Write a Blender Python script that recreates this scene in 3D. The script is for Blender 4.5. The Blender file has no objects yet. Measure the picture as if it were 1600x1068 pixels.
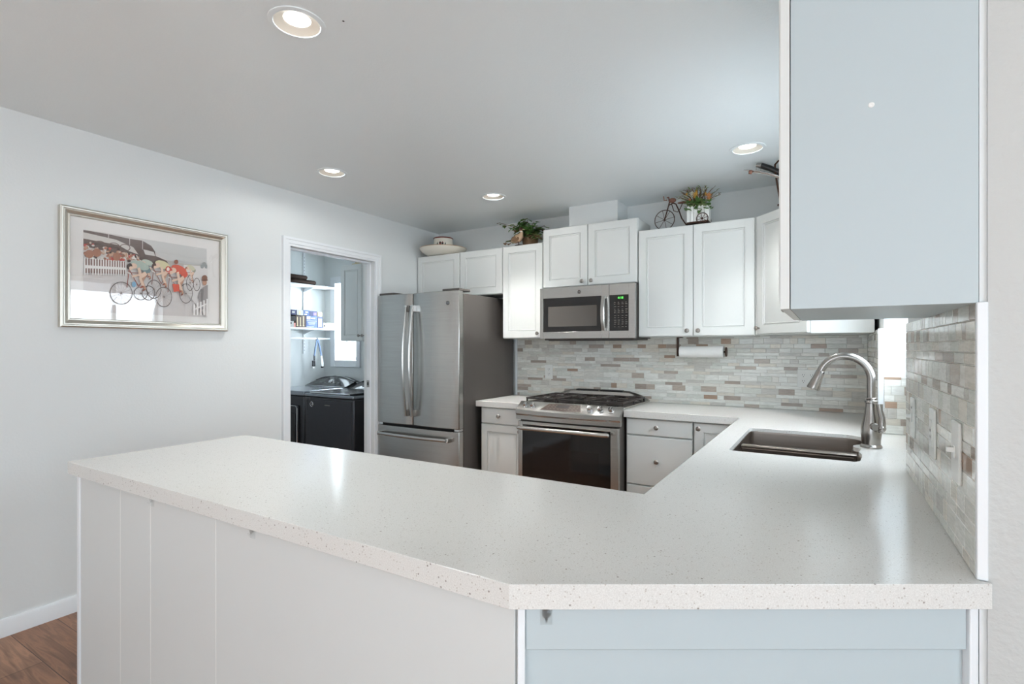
import bpy, bmesh, math, random
from mathutils import Matrix, Vector
random.seed(7)
C = bpy.context.scene.collection
S = bpy.context.scene
# ------------------------------------------------------------------ camera
YAW = 0.5458
cam_d = bpy.data.cameras.new('camera'); cam = bpy.data.objects.new('camera', cam_d); C.objects.link(cam)
cam.location = (0, 0, 1.332); cam.rotation_euler = (math.pi/2, 0, YAW)
cam_d.sensor_width = 36; cam_d.lens = 811.1/1600*36; cam_d.shift_y = 8.7/1600
cam_d.clip_start = 0.02
S.camera = cam
# ------------------------------------------------------------------ world / exposure / window light
W = bpy.data.worlds.new('world'); S.world = W; W.use_nodes = True
W.node_tree.nodes['Background'].inputs[0].default_value = (0.80, 0.90, 1.0, 1)
W.node_tree.nodes['Background'].inputs[1].default_value = 1.6
S.view_settings.view_transform = 'Standard'; S.view_settings.look = 'None'
S.view_settings.gamma = 1; S.view_settings.use_curve_mapping = False
S.view_settings.exposure = 1.0
def area(name, loc, direction, sx, sy, power, col):
    l = bpy.data.lights.new(name, 'AREA'); l.shape = 'RECTANGLE'; l.size = sx; l.size_y = sy
    l.energy = power; l.color = col
    o = bpy.data.objects.new(name, l); C.objects.link(o); o.location = loc
    o.rotation_euler = Vector(direction).to_track_quat('-Z', 'Y').to_euler()
    return o
DAY = (0.78, 0.90, 1.0)
area('daylight_rear_window', (0.2, -3.72, 1.35), (0, 1, 0.03), 3.6, 1.9, 5, DAY)
area('daylight_side_window', (3.22, -1.3, 1.35), (-1, 0.1, 0.12), 2.4, 1.9, 30, DAY)
area('daylight_sink_window', (0.46, 2.66, 1.60), (-1, 0, -0.5), 0.82, 0.76, 10, DAY)
area('daylight_laundry_window', (-4.56, 4.25, 1.62), (0.1, -1, -0.15), 0.33, 0.84, 20, DAY)

sl = bpy.data.lights.new('ceiling_bounce_sun', 'SUN'); sl.energy = 31; sl.angle = math.radians(1); sl.color = (.74,.90,1)  # added light, aimed at the unseen rear floor to bounce onto the ceiling
so = bpy.data.objects.new('ceiling_bounce_sun', sl); C.objects.link(so); so.rotation_euler = Vector((.15,1,-1.0)).to_track_quat('-Z','Y').to_euler()
# ------------------------------------------------------------------ helpers
def lin(c):
    return tuple((x/12.92 if x <= 0.04045 else ((x+0.055)/1.055)**2.4) for x in c)
def rgb(r, g, b): return lin((r/255, g/255, b/255)) + (1,)

class MB:
    def __init__(s, M=None): s.v = []; s.f = []; s.mi = []; s.col = []; s.M = M or Matrix(); s.m = 0; s.c = (1,1,1,1)
    def add(s, vs, fs):
        b = len(s.v); s.v += [tuple(s.M @ Vector(v)) for v in vs]
        for f in fs: s.f.append([b+i for i in f]); s.mi.append(s.m); s.col.append(s.c)
        return s
    def box(s, x0, x1, y0, y1, z0, z1):
        return s.add([(x0,y0,z0),(x1,y0,z0),(x1,y1,z0),(x0,y1,z0),(x0,y0,z1),(x1,y0,z1),(x1,y1,z1),(x0,y1,z1)],
              [(0,3,2,1),(4,5,6,7),(0,1,5,4),(1,2,6,5),(2,3,7,6),(3,0,4,7)])
    def prism(s, poly, z0, z1):
        n = len(poly); vs = [(x,y,z0) for x,y in poly]+[(x,y,z1) for x,y in poly]
        return s.add(vs, [tuple(range(n-1,-1,-1)), tuple(range(n,2*n))]+[(i,(i+1)%n,n+(i+1)%n,n+i) for i in range(n)])
    def prism_y(s, poly, y0, y1):            # poly of (x,z), counter-clockwise seen from -y
        n = len(poly); vs = [(x,y0,z) for x,z in poly]+[(x,y1,z) for x,z in poly]
        return s.add(vs, [tuple(range(n)), tuple(range(2*n-1,n-1,-1))]+[(i,n+i,n+(i+1)%n,(i+1)%n) for i in range(n)])
    def prism_x(s, poly, x0, x1):            # poly of (y,z)
        n = len(poly); vs = [(x0,y,z) for y,z in poly]+[(x1,y,z) for y,z in poly]
        return s.add(vs, [tuple(range(n-1,-1,-1)), tuple(range(n,2*n))]+[(i,(i+1)%n,n+(i+1)%n,n+i) for i in range(n)])
    def lathe(s, prof, c=(0,0,0), axis=(0,0,1), seg=28, caps=True):   # prof of (r, h)
        q = Vector(axis).normalized().to_track_quat('Z','Y'); c = Vector(c); vs = []; fs = []
        for r, h in prof:
            for k in range(seg):
                a = 2*math.pi*k/seg; vs.append(tuple(c + q @ Vector((r*math.cos(a), r*math.sin(a), h))))
        for i in range(len(prof)-1):
            for k in range(seg):
                k2 = (k+1)%seg; fs.append((i*seg+k, i*seg+k2, (i+1)*seg+k2, (i+1)*seg+k))
        if caps and prof[0][0] > 1e-6: fs.append(tuple(range(seg-1,-1,-1)))
        if caps and prof[-1][0] > 1e-6: n = (len(prof)-1)*seg; fs.append(tuple(range(n, n+seg)))
        return s.add(vs, fs)
    def tube(s, pts, r, seg=12, flat=None):
        pts = [Vector(p) for p in pts]; n = len(pts); rs = r if isinstance(r, (list,tuple)) else [r]*n
        t0 = (pts[1]-pts[0]).normalized(); up = Vector((0,0,1)) if abs(t0.z) < .9 else Vector((1,0,0))
        u = t0.cross(up).normalized(); vs = []
        for i, p in enumerate(pts):
            t = (pts[min(i+1,n-1)]-pts[max(i-1,0)]).normalized()
            u = (u - t*u.dot(t)).normalized(); w = t.cross(u)
            for k in range(seg):
                a = 2*math.pi*k/seg; fa = flat or 1
                vs.append(tuple(p + u*(rs[i]*math.cos(a)) + w*(rs[i]*fa*math.sin(a))))
        fs = [(i*seg+k, i*seg+(k+1)%seg, (i+1)*seg+(k+1)%seg, (i+1)*seg+k) for i in range(n-1) for k in range(seg)]
        fs += [tuple(range(seg-1,-1,-1)), tuple(range((n-1)*seg, n*seg))]
        return s.add(vs, fs)
    def ball(s, c, r, sx=1, sy=1, sz=1, seg=16, rings=9):
        vs = []; fs = []
        for i in range(rings+1):
            th = math.pi*i/rings
            for k in range(seg):
                a = 2*math.pi*k/seg
                vs.append((c[0]+r*sx*math.sin(th)*math.cos(a), c[1]+r*sy*math.sin(th)*math.sin(a), c[2]+r*sz*math.cos(th)))
        for i in range(rings):
            for k in range(seg): fs.append((i*seg+k, (i+1)*seg+k, (i+1)*seg+(k+1)%seg, i*seg+(k+1)%seg))
        return s.add(vs, fs)
    def torus(s, c, R, r, axis=(0,1,0), seg=36, sec=8, a0=0, a1=2*math.pi):
        q = Vector(axis).normalized().to_track_quat('Z','Y'); c = Vector(c)
        n = seg; pts = [c + q @ Vector((R*math.cos(a0+(a1-a0)*k/n), R*math.sin(a0+(a1-a0)*k/n), 0)) for k in range(n+1)]
        return s.tube(pts, r, sec)
    def door(s, w, h, t=0.02, fr=0.055, raised=True):   # local: x 0..w, z 0..h, front y=0
        if raised: prof = [(0,t),(0,.003),(.003,0),(fr,0),(fr+.0015,.008),(fr+.0065,.008),(fr+.008,.0025),(fr+.012,.0025),(fr+.0135,.0065),(fr+.034,.0020)]
        else: prof = [(0,t),(0,.004),(.004,0),(.010,0)]
        vs = []; fs = []
        for i, d in prof: vs += [(i,d,i),(w-i,d,i),(w-i,d,h-i),(i,d,h-i)]
        for k in range(len(prof)-1):
            for j in range(4): fs.append((k*4+j, k*4+(j+1)%4, (k+1)*4+(j+1)%4, (k+1)*4+j))
        n = (len(prof)-1)*4; fs.append((n,n+1,n+2,n+3)); fs.append((3,2,1,0))
        return s.add(vs, fs)
    def build(s, name, mats, parent=None, bevel=0, smooth=True, angle=35, seg=2, noise=False):
        if not isinstance(mats, (list,tuple)): mats = [mats]
        off = parent.matrix_basis.translation if parent else Vector()
        if parent and parent.parent: off = off + parent.parent.matrix_basis.translation
        if parent and parent.type == 'MESH': off = Vector(parent['_off'])
        me = bpy.data.meshes.new(name)
        me.from_pydata([tuple(Vector(v)-off) for v in s.v], [], s.f)
        for m in mats: me.materials.append(m)
        for p, mi in zip(me.polygons, s.mi): p.material_index = mi
        if any(c != (1,1,1,1) for c in s.col):
            ca = me.color_attributes.new('tint', 'FLOAT_COLOR', 'CORNER')
            for p, c in zip(me.polygons, s.col):
                for li in p.loop_indices: ca.data[li].color = c
        me.update(); me.validate()
        bm = bmesh.new(); bm.from_mesh(me); bmesh.ops.recalc_face_normals(bm, faces=bm.faces); bm.to_mesh(me); bm.free()
        if smooth:
            me.polygons.foreach_set('use_smooth', [True]*len(me.polygons)); me.set_sharp_from_angle(angle=math.radians(angle))
        o = bpy.data.objects.new(name, me); C.objects.link(o)
        if parent: o.parent = parent
        o['_off'] = tuple(off)
        if bevel:
            b = o.modifiers.new('bevel','BEVEL'); b.width = bevel; b.segments = seg; b.limit_method = 'ANGLE'; b.angle_limit = math.radians(40)
            b.harden_normals = False
        return o

def thing(name, label, cat, loc, group=None):
    o = bpy.data.objects.new(name, None); C.objects.link(o); o.location = loc; o.empty_display_size = .1
    o['label'] = label; o['category'] = cat
    if group: o['group'] = group
    return o
def tag(o, label, cat, group=None):
    o['label'] = label; o['category'] = cat
    if group: o['group'] = group
    return o
def struct(o): o['kind'] = 'structure'; return o
def text_mb(txt, size, M, depth=0.0004):
    cu = bpy.data.curves.new('t','FONT'); cu.body = txt; cu.size = size; cu.extrude = depth; cu.align_x = 'CENTER'; cu.align_y = 'CENTER'
    cu.resolution_u = 3
    o = bpy.data.objects.new('t', cu); C.objects.link(o)
    dg = bpy.context.evaluated_depsgraph_get(); dg.update()
    me = bpy.data.meshes.new_from_object(o.evaluated_get(dg))
    vs = [tuple(v.co) for v in me.vertices]; fs = [tuple(p.vertices) for p in me.polygons]
    bpy.data.objects.remove(o); bpy.data.curves.remove(cu); bpy.data.meshes.remove(me)
    m = MB(M); m.add(vs, fs); return m
FACE_Y = lambda loc: Matrix.Translation(loc) @ Matrix.Rotation(math.pi/2, 4, 'X')     # text readable from -y

# ------------------------------------------------------------------ materials
def mat(name, col, rough=.5, metal=0, bump=None, spec=.5, coat=0, emit=None, estr=0, alpha=None, trans=0):
    m = bpy.data.materials.new(name); m.use_nodes = True; nt = m.node_tree; b = nt.nodes['Principled BSDF']
    b.inputs['Base Color'].default_value = col; b.inputs['Roughness'].default_value = rough; b.inputs['Metallic'].default_value = metal
    b.inputs['Specular IOR Level'].default_value = spec; b.inputs['Coat Weight'].default_value = coat
    if emit: b.inputs['Emission Color'].default_value = emit; b.inputs['Emission Strength'].default_value = estr
    if bump:
        sc, st, dist = bump
        tc = nt.nodes.new('ShaderNodeTexCoord'); n = nt.nodes.new('ShaderNodeTexNoise'); n.inputs['Scale'].default_value = sc; n.inputs['Detail'].default_value = 3
        bp = nt.nodes.new('ShaderNodeBump'); bp.inputs['Strength'].default_value = st; bp.inputs['Distance'].default_value = dist
        nt.links.new(tc.outputs['Object'], n.inputs['Vector']); nt.links.new(n.outputs['Fac'], bp.inputs['Height']); nt.links.new(bp.outputs['Normal'], b.inputs['Normal'])
    return m
def N(nt, t, **k):
    n = nt.nodes.new(t)
    for a, v in k.items():
        if a in n.inputs: n.inputs[a].default_value = v
        else: setattr(n, a, v)
    return n
def ramp(nt, stops):
    r = nt.nodes.new('ShaderNodeValToRGB'); e = r.color_ramp.elements
    e[0].position, e[0].color = stops[0]; e[1].position, e[1].color = stops[-1]
    for p, c in stops[1:-1]: x = e.new(p); x.color = c
    return r
M_wall = mat('wall_paint', rgb(222,225,224), .55, bump=(95,.35,.0016))
M_wallr = mat('wall_paint_coarse', rgb(196,197,194), .55, bump=(70,.7,.003))
M_ceil = mat('ceiling_paint', rgb(230,236,237), .38, bump=(110,.4,.0016), spec=.4)
M_trim = mat('trim_paint', rgb(232,235,237), .35)
M_cab = mat('cabinet_paint', rgb(223,225,222), .38, bump=(30,.05,.0005))
M_cabp = mat('cabinet_paint_dimmed', rgb(188,199,202), .42)  # cabinet paint darkened to offset the stronger light on the near faces
M_groove = mat('panel_seam', rgb(236,236,232), .4)
M_black = mat('black_plastic', rgb(22,20,19), .35)
M_bglass = mat('black_glass', rgb(20,17,16), .06, spec=.6)
M_iron = mat('cast_iron', rgb(40,33,30), .5, bump=(200,.2,.0005))
M_chrome = mat('chrome', rgb(215,215,215), .12, 1)
M_nickel = mat('brushed_nickel', rgb(168,163,158), .24, 1)
M_knob = mat('knob_nickel', rgb(160,154,148), .3, 1)
M_side = mat('fridge_side', rgb(84,79,75), .42, .3)
M_wash = mat('washer_graphite', rgb(70,69,72), .25, .6)
M_washd = mat('washer_dark', rgb(28,28,30), .15)
M_white = mat('white_plastic', rgb(238,238,234), .3)
M_grout = mat('grout', rgb(218,214,206), .8)
M_lamp = mat('lamp_diffuser', (1,1,1,1), .5, emit=(1,.985,.95,1), estr=3.0)
M_baffle = mat('lamp_trim', rgb(234,227,214), .4)
M_paper = mat('paper_towel', rgb(240,238,234), .9, bump=(180,.5,.002))
M_bronze = mat('dark_bronze', rgb(70,46,34), .45, .5)
M_leather = mat('brown_pad', rgb(126,86,70), .6)
M_green = mat('ivy_leaf', rgb(88,126,62), .5)
M_green2 = mat('ivy_leaf_pale', rgb(128,144,92), .5)
M_brleaf = mat('dry_leaf', rgb(112,84,58), .7)
M_cream = mat('cream_ceramic', rgb(228,222,208), .25)
M_cream_d = mat('tan_ceramic', rgb(176,148,120), .35)
M_redb = mat('oxblood_glaze', rgb(112,48,38), .35)
M_dgreen = mat('painted_green', rgb(40,60,38), .4)
M_yel = mat('yellow_petal', rgb(222,176,86), .6); M_org = mat('orange_petal', rgb(214,152,100), .6); M_pale = mat('pale_petal', rgb(214,214,196), .6)
M_towel = mat('brown_towel', rgb(52,34,24), .95, bump=(160,.8,.004))
M_blue = mat('blue_card', rgb(70,92,138), .5); M_navy = mat('navy_card', rgb(44,48,92), .5); M_brc = mat('brown_card', rgb(66,44,34), .5)
M_tan = mat('tan_card', rgb(206,190,150), .6); M_pink = mat('pink_card', rgb(226,150,140), .6); M_greyc = mat('grey_card', rgb(176,176,172), .6)
M_bluecloth = mat('blue_strap', rgb(86,108,140), .6)
M_led = mat('green_led', (0,0,0,1), .5, emit=(.12,.9,.12,1), estr=1.2)
M_ltxt = mat('panel_print', rgb(150,145,138), .5)
M_plast = mat('clear_hook', rgb(225,230,230), .08)

def steel(name, col, rough, vert=False):
    m = bpy.data.materials.new(name); m.use_nodes = True; nt = m.node_tree; b = nt.nodes['Principled BSDF']
    b.inputs['Metallic'].default_value = 1
    tc = N(nt,'ShaderNodeTexCoord'); mp = N(nt,'ShaderNodeMapping'); mp.inputs['Scale'].default_value = (4,4,260) if not vert else (260,260,4)
    n = N(nt,'ShaderNodeTexNoise', Scale=1.0, Detail=4.0)
    n2 = N(nt,'ShaderNodeTexNoise', Scale=2.0, Detail=1.0)
    nt.links.new(tc.outputs['Object'], mp.inputs[0]); nt.links.new(mp.outputs[0], n.inputs['Vector']); nt.links.new(tc.outputs['Object'], n2.inputs['Vector'])
    r = ramp(nt, [(.3, tuple(x*.9 for x in col[:3])+(1,)), (.7, col)]); nt.links.new(n.outputs['Fac'], r.inputs[0]); nt.links.new(r.outputs[0], b.inputs['Base Color'])
    mr = N(nt,'ShaderNodeMapRange'); mr.inputs[3].default_value = rough*.95; mr.inputs[4].default_value = rough*1.08
    b.inputs['Roughness'].default_value = rough
    b.inputs['Anisotropic'].default_value = .5
    return m
M_steel = steel('stainless', rgb(190,188,184), .27)
M_steeld = steel('stainless_sink', rgb(150,140,132), .33)

def quartz():
    m = bpy.data.materials.new('quartz'); m.use_nodes = True; nt = m.node_tree; b = nt.nodes['Principled BSDF']
    tc = N(nt,'ShaderNodeTexCoord')
    v = N(nt,'ShaderNodeTexVoronoi', Scale=230.0); v2 = N(nt,'ShaderNodeTexVoronoi', Scale=110.0); n = N(nt,'ShaderNodeTexNoise', Scale=420.0, Detail=2.0)
    for x in (v, v2, n): nt.links.new(tc.outputs['Object'], x.inputs['Vector'])
    base = ramp(nt, [(.3, rgb(211,209,204)), (.7, rgb(228,227,223))]); nt.links.new(n.outputs['Fac'], base.inputs[0])
    # sparse dark and light chips chosen by the cell colour
    sep = N(nt,'ShaderNodeSeparateColor'); nt.links.new(v.outputs['Color'], sep.inputs[0])
    r1 = ramp(nt, [(.86,(0,0,0,1)), (.90,(1,1,1,1))]); nt.links.new(sep.outputs[0], r1.inputs[0])
    d1 = ramp(nt, [(.25,(1,1,1,1)), (.42,(0,0,0,1))]); nt.links.new(v.outputs['Distance'], d1.inputs[0])
    mu = N(nt,'ShaderNodeMath', operation='MULTIPLY'); nt.links.new(r1.outputs[0], mu.inputs[0]); nt.links.new(d1.outputs[0], mu.inputs[1])
    mx = N(nt,'ShaderNodeMix', data_type='RGBA'); nt.links.new(mu.outputs[0], mx.inputs[0]); nt.links.new(base.outputs[0], mx.inputs[6]); mx.inputs[7].default_value = rgb(190,184,176)
    sep2 = N(nt,'ShaderNodeSeparateColor'); nt.links.new(v2.outputs['Color'], sep2.inputs[0])
    r2 = ramp(nt, [(.95,(0,0,0,1)), (.97,(1,1,1,1))]); nt.links.new(sep2.outputs[1], r2.inputs[0])
    d2 = ramp(nt, [(.15,(1,1,1,1)), (.28,(0,0,0,1))]); nt.links.new(v2.outputs['Distance'], d2.inputs[0])
    mu2 = N(nt,'ShaderNodeMath', operation='MULTIPLY'); nt.links.new(r2.outputs[0], mu2.inputs[0]); nt.links.new(d2.outputs[0], mu2.inputs[1])
    mx2 = N(nt,'ShaderNodeMix', data_type='RGBA'); nt.links.new(mu2.outputs[0], mx2.inputs[0]); nt.links.new(mx.outputs[2], mx2.inputs[6]); mx2.inputs[7].default_value = rgb(150,143,136)
    nt.links.new(mx2.outputs[2], b.inputs['Base Color']); b.inputs['Roughness'].default_value = .16
    return m
M_quartz = quartz()

def tilemat():
    m = bpy.data.materials.new('mosaic_tile'); m.use_nodes = True; nt = m.node_tree; b = nt.nodes['Principled BSDF']
    at = N(nt,'ShaderNodeAttribute', attribute_name='tint'); tc = N(nt,'ShaderNodeTexCoord'); mp = N(nt,'ShaderNodeMapping'); mp.inputs['Scale'].default_value = (9,9,70)
    n = N(nt,'ShaderNodeTexNoise', Scale=1.6, Detail=4.0, Distortion=1.5)
    nt.links.new(tc.outputs['Object'], mp.inputs[0]); nt.links.new(mp.outputs[0], n.inputs['Vector'])
    r = ramp(nt, [(.3,(.90,.89,.88,1)), (.62,(1.12,1.12,1.12,1))]); nt.links.new(n.outputs['Fac'], r.inputs[0])
    mx = N(nt,'ShaderNodeMix', data_type='RGBA', blend_type='MULTIPLY'); mx.inputs[0].default_value = 1
    nt.links.new(at.outputs['Color'], mx.inputs[6]); nt.links.new(r.outputs[0], mx.inputs[7]); nt.links.new(mx.outputs[2], b.inputs['Base Color'])
    n2 = N(nt,'ShaderNodeTexNoise', Scale=45.0); bp = N(nt,'ShaderNodeBump', Strength=.25, Distance=.001); nt.links.new(tc.outputs['Object'], n2.inputs['Vector'])
    nt.links.new(n2.outputs['Fac'], bp.inputs['Height']); nt.links.new(bp.outputs[0], b.inputs['Normal'])
    b.inputs['Roughness'].default_value = .14
    return m
M_tile = tilemat()
def tintmat(name, rough=.7):
    m = bpy.data.materials.new(name); m.use_nodes = True; nt = m.node_tree; b = nt.nodes['Principled BSDF']
    at = N(nt,'ShaderNodeAttribute', attribute_name='tint'); nt.links.new(at.outputs['Color'], b.inputs['Base Color']); b.inputs['Roughness'].default_value = rough
    return m
M_print = tintmat('printed_art')
def woodfloor():
    m = bpy.data.materials.new('wood_floor'); m.use_nodes = True; nt = m.node_tree; b = nt.nodes['Principled BSDF']
    tc = N(nt,'ShaderNodeTexCoord'); mp = N(nt,'ShaderNodeMapping'); mp.inputs['Rotation'].default_value = (0,0,math.radians(0))
    nt.links.new(tc.outputs['Object'], mp.inputs[0])
    br = N(nt,'ShaderNodeTexBrick'); br.offset = .37; br.inputs['Scale'].default_value = 1; br.inputs['Brick Width'].default_value = 1.2; br.inputs['Row Height'].default_value = .17
    br.inputs['Mortar Size'].default_value = .0015; br.inputs['Color1'].default_value = rgb(158,118,92); br.inputs['Color2'].default_value = rgb(136,98,74); br.inputs['Mortar'].default_value = rgb(70,46,34)
    nt.links.new(mp.outputs[0], br.inputs['Vector'])
    mp2 = N(nt,'ShaderNodeMapping'); mp2.inputs['Scale'].default_value = (2.2,24,1); nt.links.new(tc.outputs['Object'], mp2.inputs[0])
    n = N(nt,'ShaderNodeTexNoise', Scale=1.4, Detail=6.0, Distortion=1.2); nt.links.new(mp2.outputs[0], n.inputs['Vector'])
    r = ramp(nt, [(.3,(.55,.5,.47,1)), (.5,(.95,.95,.95,1)), (.56,(1.25,1.22,1.2,1)), (.7,(.85,.82,.8,1))]); nt.links.new(n.outputs['Fac'], r.inputs[0])
    mx = N(nt,'ShaderNodeMix', data_type='RGBA', blend_type='MULTIPLY'); mx.inputs[0].default_value = 1
    nt.links.new(br.outputs[0], mx.inputs[6]); nt.links.new(r.outputs[0], mx.inputs[7]); nt.links.new(mx.outputs[2], b.inputs['Base Color'])
    b.inputs['Roughness'].default_value = .4
    return m
M_floor = woodfloor()
def thinglass(name, tint=(1,1,1,1)):
    m = bpy.data.materials.new(name); m.use_nodes = True; nt = m.node_tree; nt.nodes.clear()
    o = N(nt,'ShaderNodeOutputMaterial'); t = N(nt,'ShaderNodeBsdfTransparent'); g = N(nt,'ShaderNodeBsdfGlossy', Roughness=0.0); lw = N(nt,'ShaderNodeLayerWeight', Blend=.5); pw = N(nt,'ShaderNodeMath', operation='POWER'); pw.inputs[1].default_value = 5; f = N(nt,'ShaderNodeMath', operation='MULTIPLY_ADD'); f.inputs[1].default_value = .95; f.inputs[2].default_value = .045; nt.links.new(lw.outputs['Facing'], pw.inputs[0]); nt.links.new(pw.outputs[0], f.inputs[0])
    t.inputs[0].default_value = tint
    mx = N(nt,'ShaderNodeMixShader'); nt.links.new(f.outputs[0], mx.inputs[0]); nt.links.new(t.outputs[0], mx.inputs[1]); nt.links.new(g.outputs[0], mx.inputs[2]); nt.links.new(mx.outputs[0], o.inputs[0])
    return m
M_glass = thinglass('window_glass')
M_plast = thinglass('clear_plastic', (.985,.99,.99,1))

# ------------------------------------------------------------------ room dimensions
XL, XR, YB, ZC = -3.25, .2296, 3.969, 2.44
YN, YW0, YW1 = 1.245, 2.215, 3.10          # near wall end, sink window opening
LX = -4.92                                  # laundry far wall
# floor / ceiling
m = MB(); m.box(-5.05, .42, 1.245, 4.12, -.1, 0); m.box(-5.05, 3.15, -3.65, 1.245, -.1, 0); struct(m.build('floor', M_floor, smooth=False))
LIGHTS = [(-1.55,1.136),(-2.684,2.22),(-2.098,3.188),(-.38,3.154)]
bm = bmesh.new(); es = []
for pts in [[(-5.05,-3.65),(3.15,-3.65),(3.15,1.40),(.40,1.40),(.40,4.17),(-5.05,4.17)]] + [[(x+.0765*math.cos(2*math.pi*k/40), y+.0765*math.sin(2*math.pi*k/40)) for k in range(40)] for x, y in LIGHTS]:
    vs = [bm.verts.new((x,y,ZC)) for x,y in pts]; es += [bm.edges.new((vs[i], vs[(i+1)%len(vs)])) for i in range(len(vs))]
bmesh.ops.triangle_fill(bm, use_beauty=True, edges=es)
r = bmesh.ops.extrude_face_region(bm, geom=list(bm.faces))
for v in [g for g in r['geom'] if isinstance(g, bmesh.types.BMVert)]: v.co.z = ZC+.1
bmesh.ops.recalc_face_normals(bm, faces=bm.faces)
me = bpy.data.meshes.new('ceiling'); bm.to_mesh(me); bm.free(); me.materials.append(M_ceil)
o = bpy.data.objects.new('ceiling', me); C.objects.link(o); struct(o)
# left wall with the laundry door opening
DY0, DY1, DZ = 2.32, 3.124, 2.05
m = MB(); m.box(XL-.12, XL, -3.5, DY0, 0, ZC); m.box(XL-.12, XL, DY1, YB, 0, ZC); m.box(XL-.12, XL, DY0, DY1, DZ, ZC); struct(m.build('wall_left', M_wall, smooth=False))
# back wall (kitchen + laundry) with the laundry window opening
WX0, WX1, WZ0, WZ1 = -4.73, -4.39, 1.19, 2.05
m = MB(); m.box(-5.05, WX0, YB, YB+.20, 0, ZC); m.box(WX1, .40, YB, YB+.20, 0, ZC); m.box(WX0, WX1, YB, YB+.20, 0, WZ0); m.box(WX0, WX1, YB, YB+.20, WZ1, ZC)
struct(m.build('wall_back', M_wall, smooth=False))
m = MB(); m.box(-5.05, LX, 1.9, YB, 0, ZC); struct(m.build('wall_laundry', M_wall, smooth=False))
m = MB(); m.box(LX, XL-.12, 1.78, 1.9, 0, ZC); struct(m.build('wall_laundry_front', M_wall, smooth=False))
# right wall: far stub, sink window opening, near stub
SZ0, SZ1 = 1.19, 2.08
m = MB(); m.box(XR+.006, .40, YN, YW0, 0, ZC); m.box(XR+.006, .40, YW1, YB, 0, ZC)
m.box(XR+.006, .40, YW0, YW1, 0, .868); m.box(XR+.006, .40, YW0, YW1, SZ1, ZC); m.box(.375, .40, YW0, YW1, .915, SZ0)
struct(m.build('wall_right', M_wall, smooth=False))
m = MB(); m.box(.40, 3.0, YN, YN+.155, 0, ZC); m.box(XR+.0168,.40,YN-.004,YN,0,ZC); struct(m.build('wall_dining', M_wallr, smooth=False))
# walls behind the camera with wide windows
m = MB(); m.box(-5.05, -1.6, -3.65, -3.5, 0, ZC); m.box(2.0, 3.0, -3.65, -3.5, 0, ZC); m.box(-1.6, 2.0, -3.65, -3.5, 0, .35); m.box(-1.6, 2.0, -3.65, -3.5, 2.3, ZC)
struct(m.build('wall_front', M_wall, smooth=False))
m = MB(); m.box(3.0, 3.15, -3.65, -2.5, 0, ZC); m.box(3.0, 3.15, -.1, YN+.155, 0, ZC); m.box(3.0, 3.15, -2.5, -.1, 0, .35); m.box(3.0, 3.15, -2.5, -.1, 2.3, ZC)
struct(m.build('wall_side', M_wall, smooth=False))
# windows
def window(n, a0, a1, z0, z1, p, axis, bars=1):   # frame rectangle in a wall plane; p = plane coordinate
    m = MB(); t = .035
    def bx(u0,u1,w0,w1,d=.02):
        if axis == 'y': m.box(u0,u1,p-d,p+d,w0,w1)
        else: m.box(p-d,p+d,u0,u1,w0,w1)
    bx(a0,a0+t,z0,z1); bx(a1-t,a1,z0,z1); bx(a0+t,a1-t,z0,z0+t); bx(a0+t,a1-t,z1-t,z1)
    for k in range(bars):
        c = a0+(a1-a0)*(k+1)/(bars+1); bx(c-.02,c+.02,z0+t,z1-t)
    o = struct(m.build('window_%d' % n, M_trim, bevel=.003))
    g = MB()
    if axis == 'y': g.box(a0+t,a1-t,p-.002,p+.002,z0+t,z1-t)
    else: g.box(p-.002,p+.002,a0+t,a1-t,z0+t,z1-t)
    g.build('pane', M_glass, o, smooth=False); return o
window(1, WX0+.001, WX1-.001, WZ0+.001, WZ1-.001, YB+.165, 'y', 0)
window(2, YW0+.001, YW1-.001, SZ0+.001, SZ1-.001, .375, 'x', 1)
window(3, -1.599, 1.999, .351, 2.299, -3.6, 'y', 3)
window(4, -2.499, -.101, .351, 2.299, 3.08, 'x', 2)
# laundry window casing + door casing + baseboard
m = MB(); cw = .075
m.box(WX0-cw, WX0, YB-.018, YB, WZ0-cw, WZ1+cw); m.box(WX1, WX1+.058, YB-.018, YB, WZ0-cw, WZ1+cw); m.box(WX0, WX1, YB-.018, YB, WZ0-cw, WZ0); m.box(WX0, WX1, YB-.018, YB, WZ1, WZ1+cw)
struct(m.build('trim_1', M_trim, bevel=.003))
m = MB()
def casing(poly_profile_w, m):
    w = poly_profile_w
    for d0, d1, th in ((0, .018, .012), (.018, .044, .017), (.044, w, .022)):
        m.box(XL, XL+th, DY0-d1, DY0-d0, 0, DZ+d1); m.box(XL, XL+th, DY1+d0, DY1+d1, 0, DZ+d1); m.box(XL, XL+th, DY0-d0, DY1+d0, DZ+d0, DZ+d1)
casing(.062, m)
m.box(XL-.125, XL, DY0, DY0+.0005, 0, DZ)
m.box(XL-.075, XL-.04, DY1-.012, DY1, 0, DZ-.012); m.box(XL-.075, XL-.04, DY0, DY0+.006, 0, DZ-.012); m.box(XL-.075, XL-.04, DY0, DY1, DZ-.014, DZ)
struct(m.build('trim_2', M_trim, bevel=.002))
m = MB(); m.prism_y([(XL,0),(XL+.014,0),(XL+.014,.068),(XL+.008,.082),(XL,.082)], -3.5, DY0-.064); struct(m.build('baseboard_left', M_trim))
m = MB(); m.box(-1.745, -1.345, 3.74, YB, 2.267, ZC); struct(m.build('wall_chase', M_wall, smooth=False))
m = MB(); m.box(XR-.0, XR+.0165, YN-.012, YN+.0, .914, 1.414); struct(m.build('trim_3', M_trim, bevel=.002))
m = MB(); m.box(.212, .2355, YW1-.004, YW1+.014, .915, 1.425); struct(m.build('trim_4', M_trim, bevel=.002))
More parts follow.
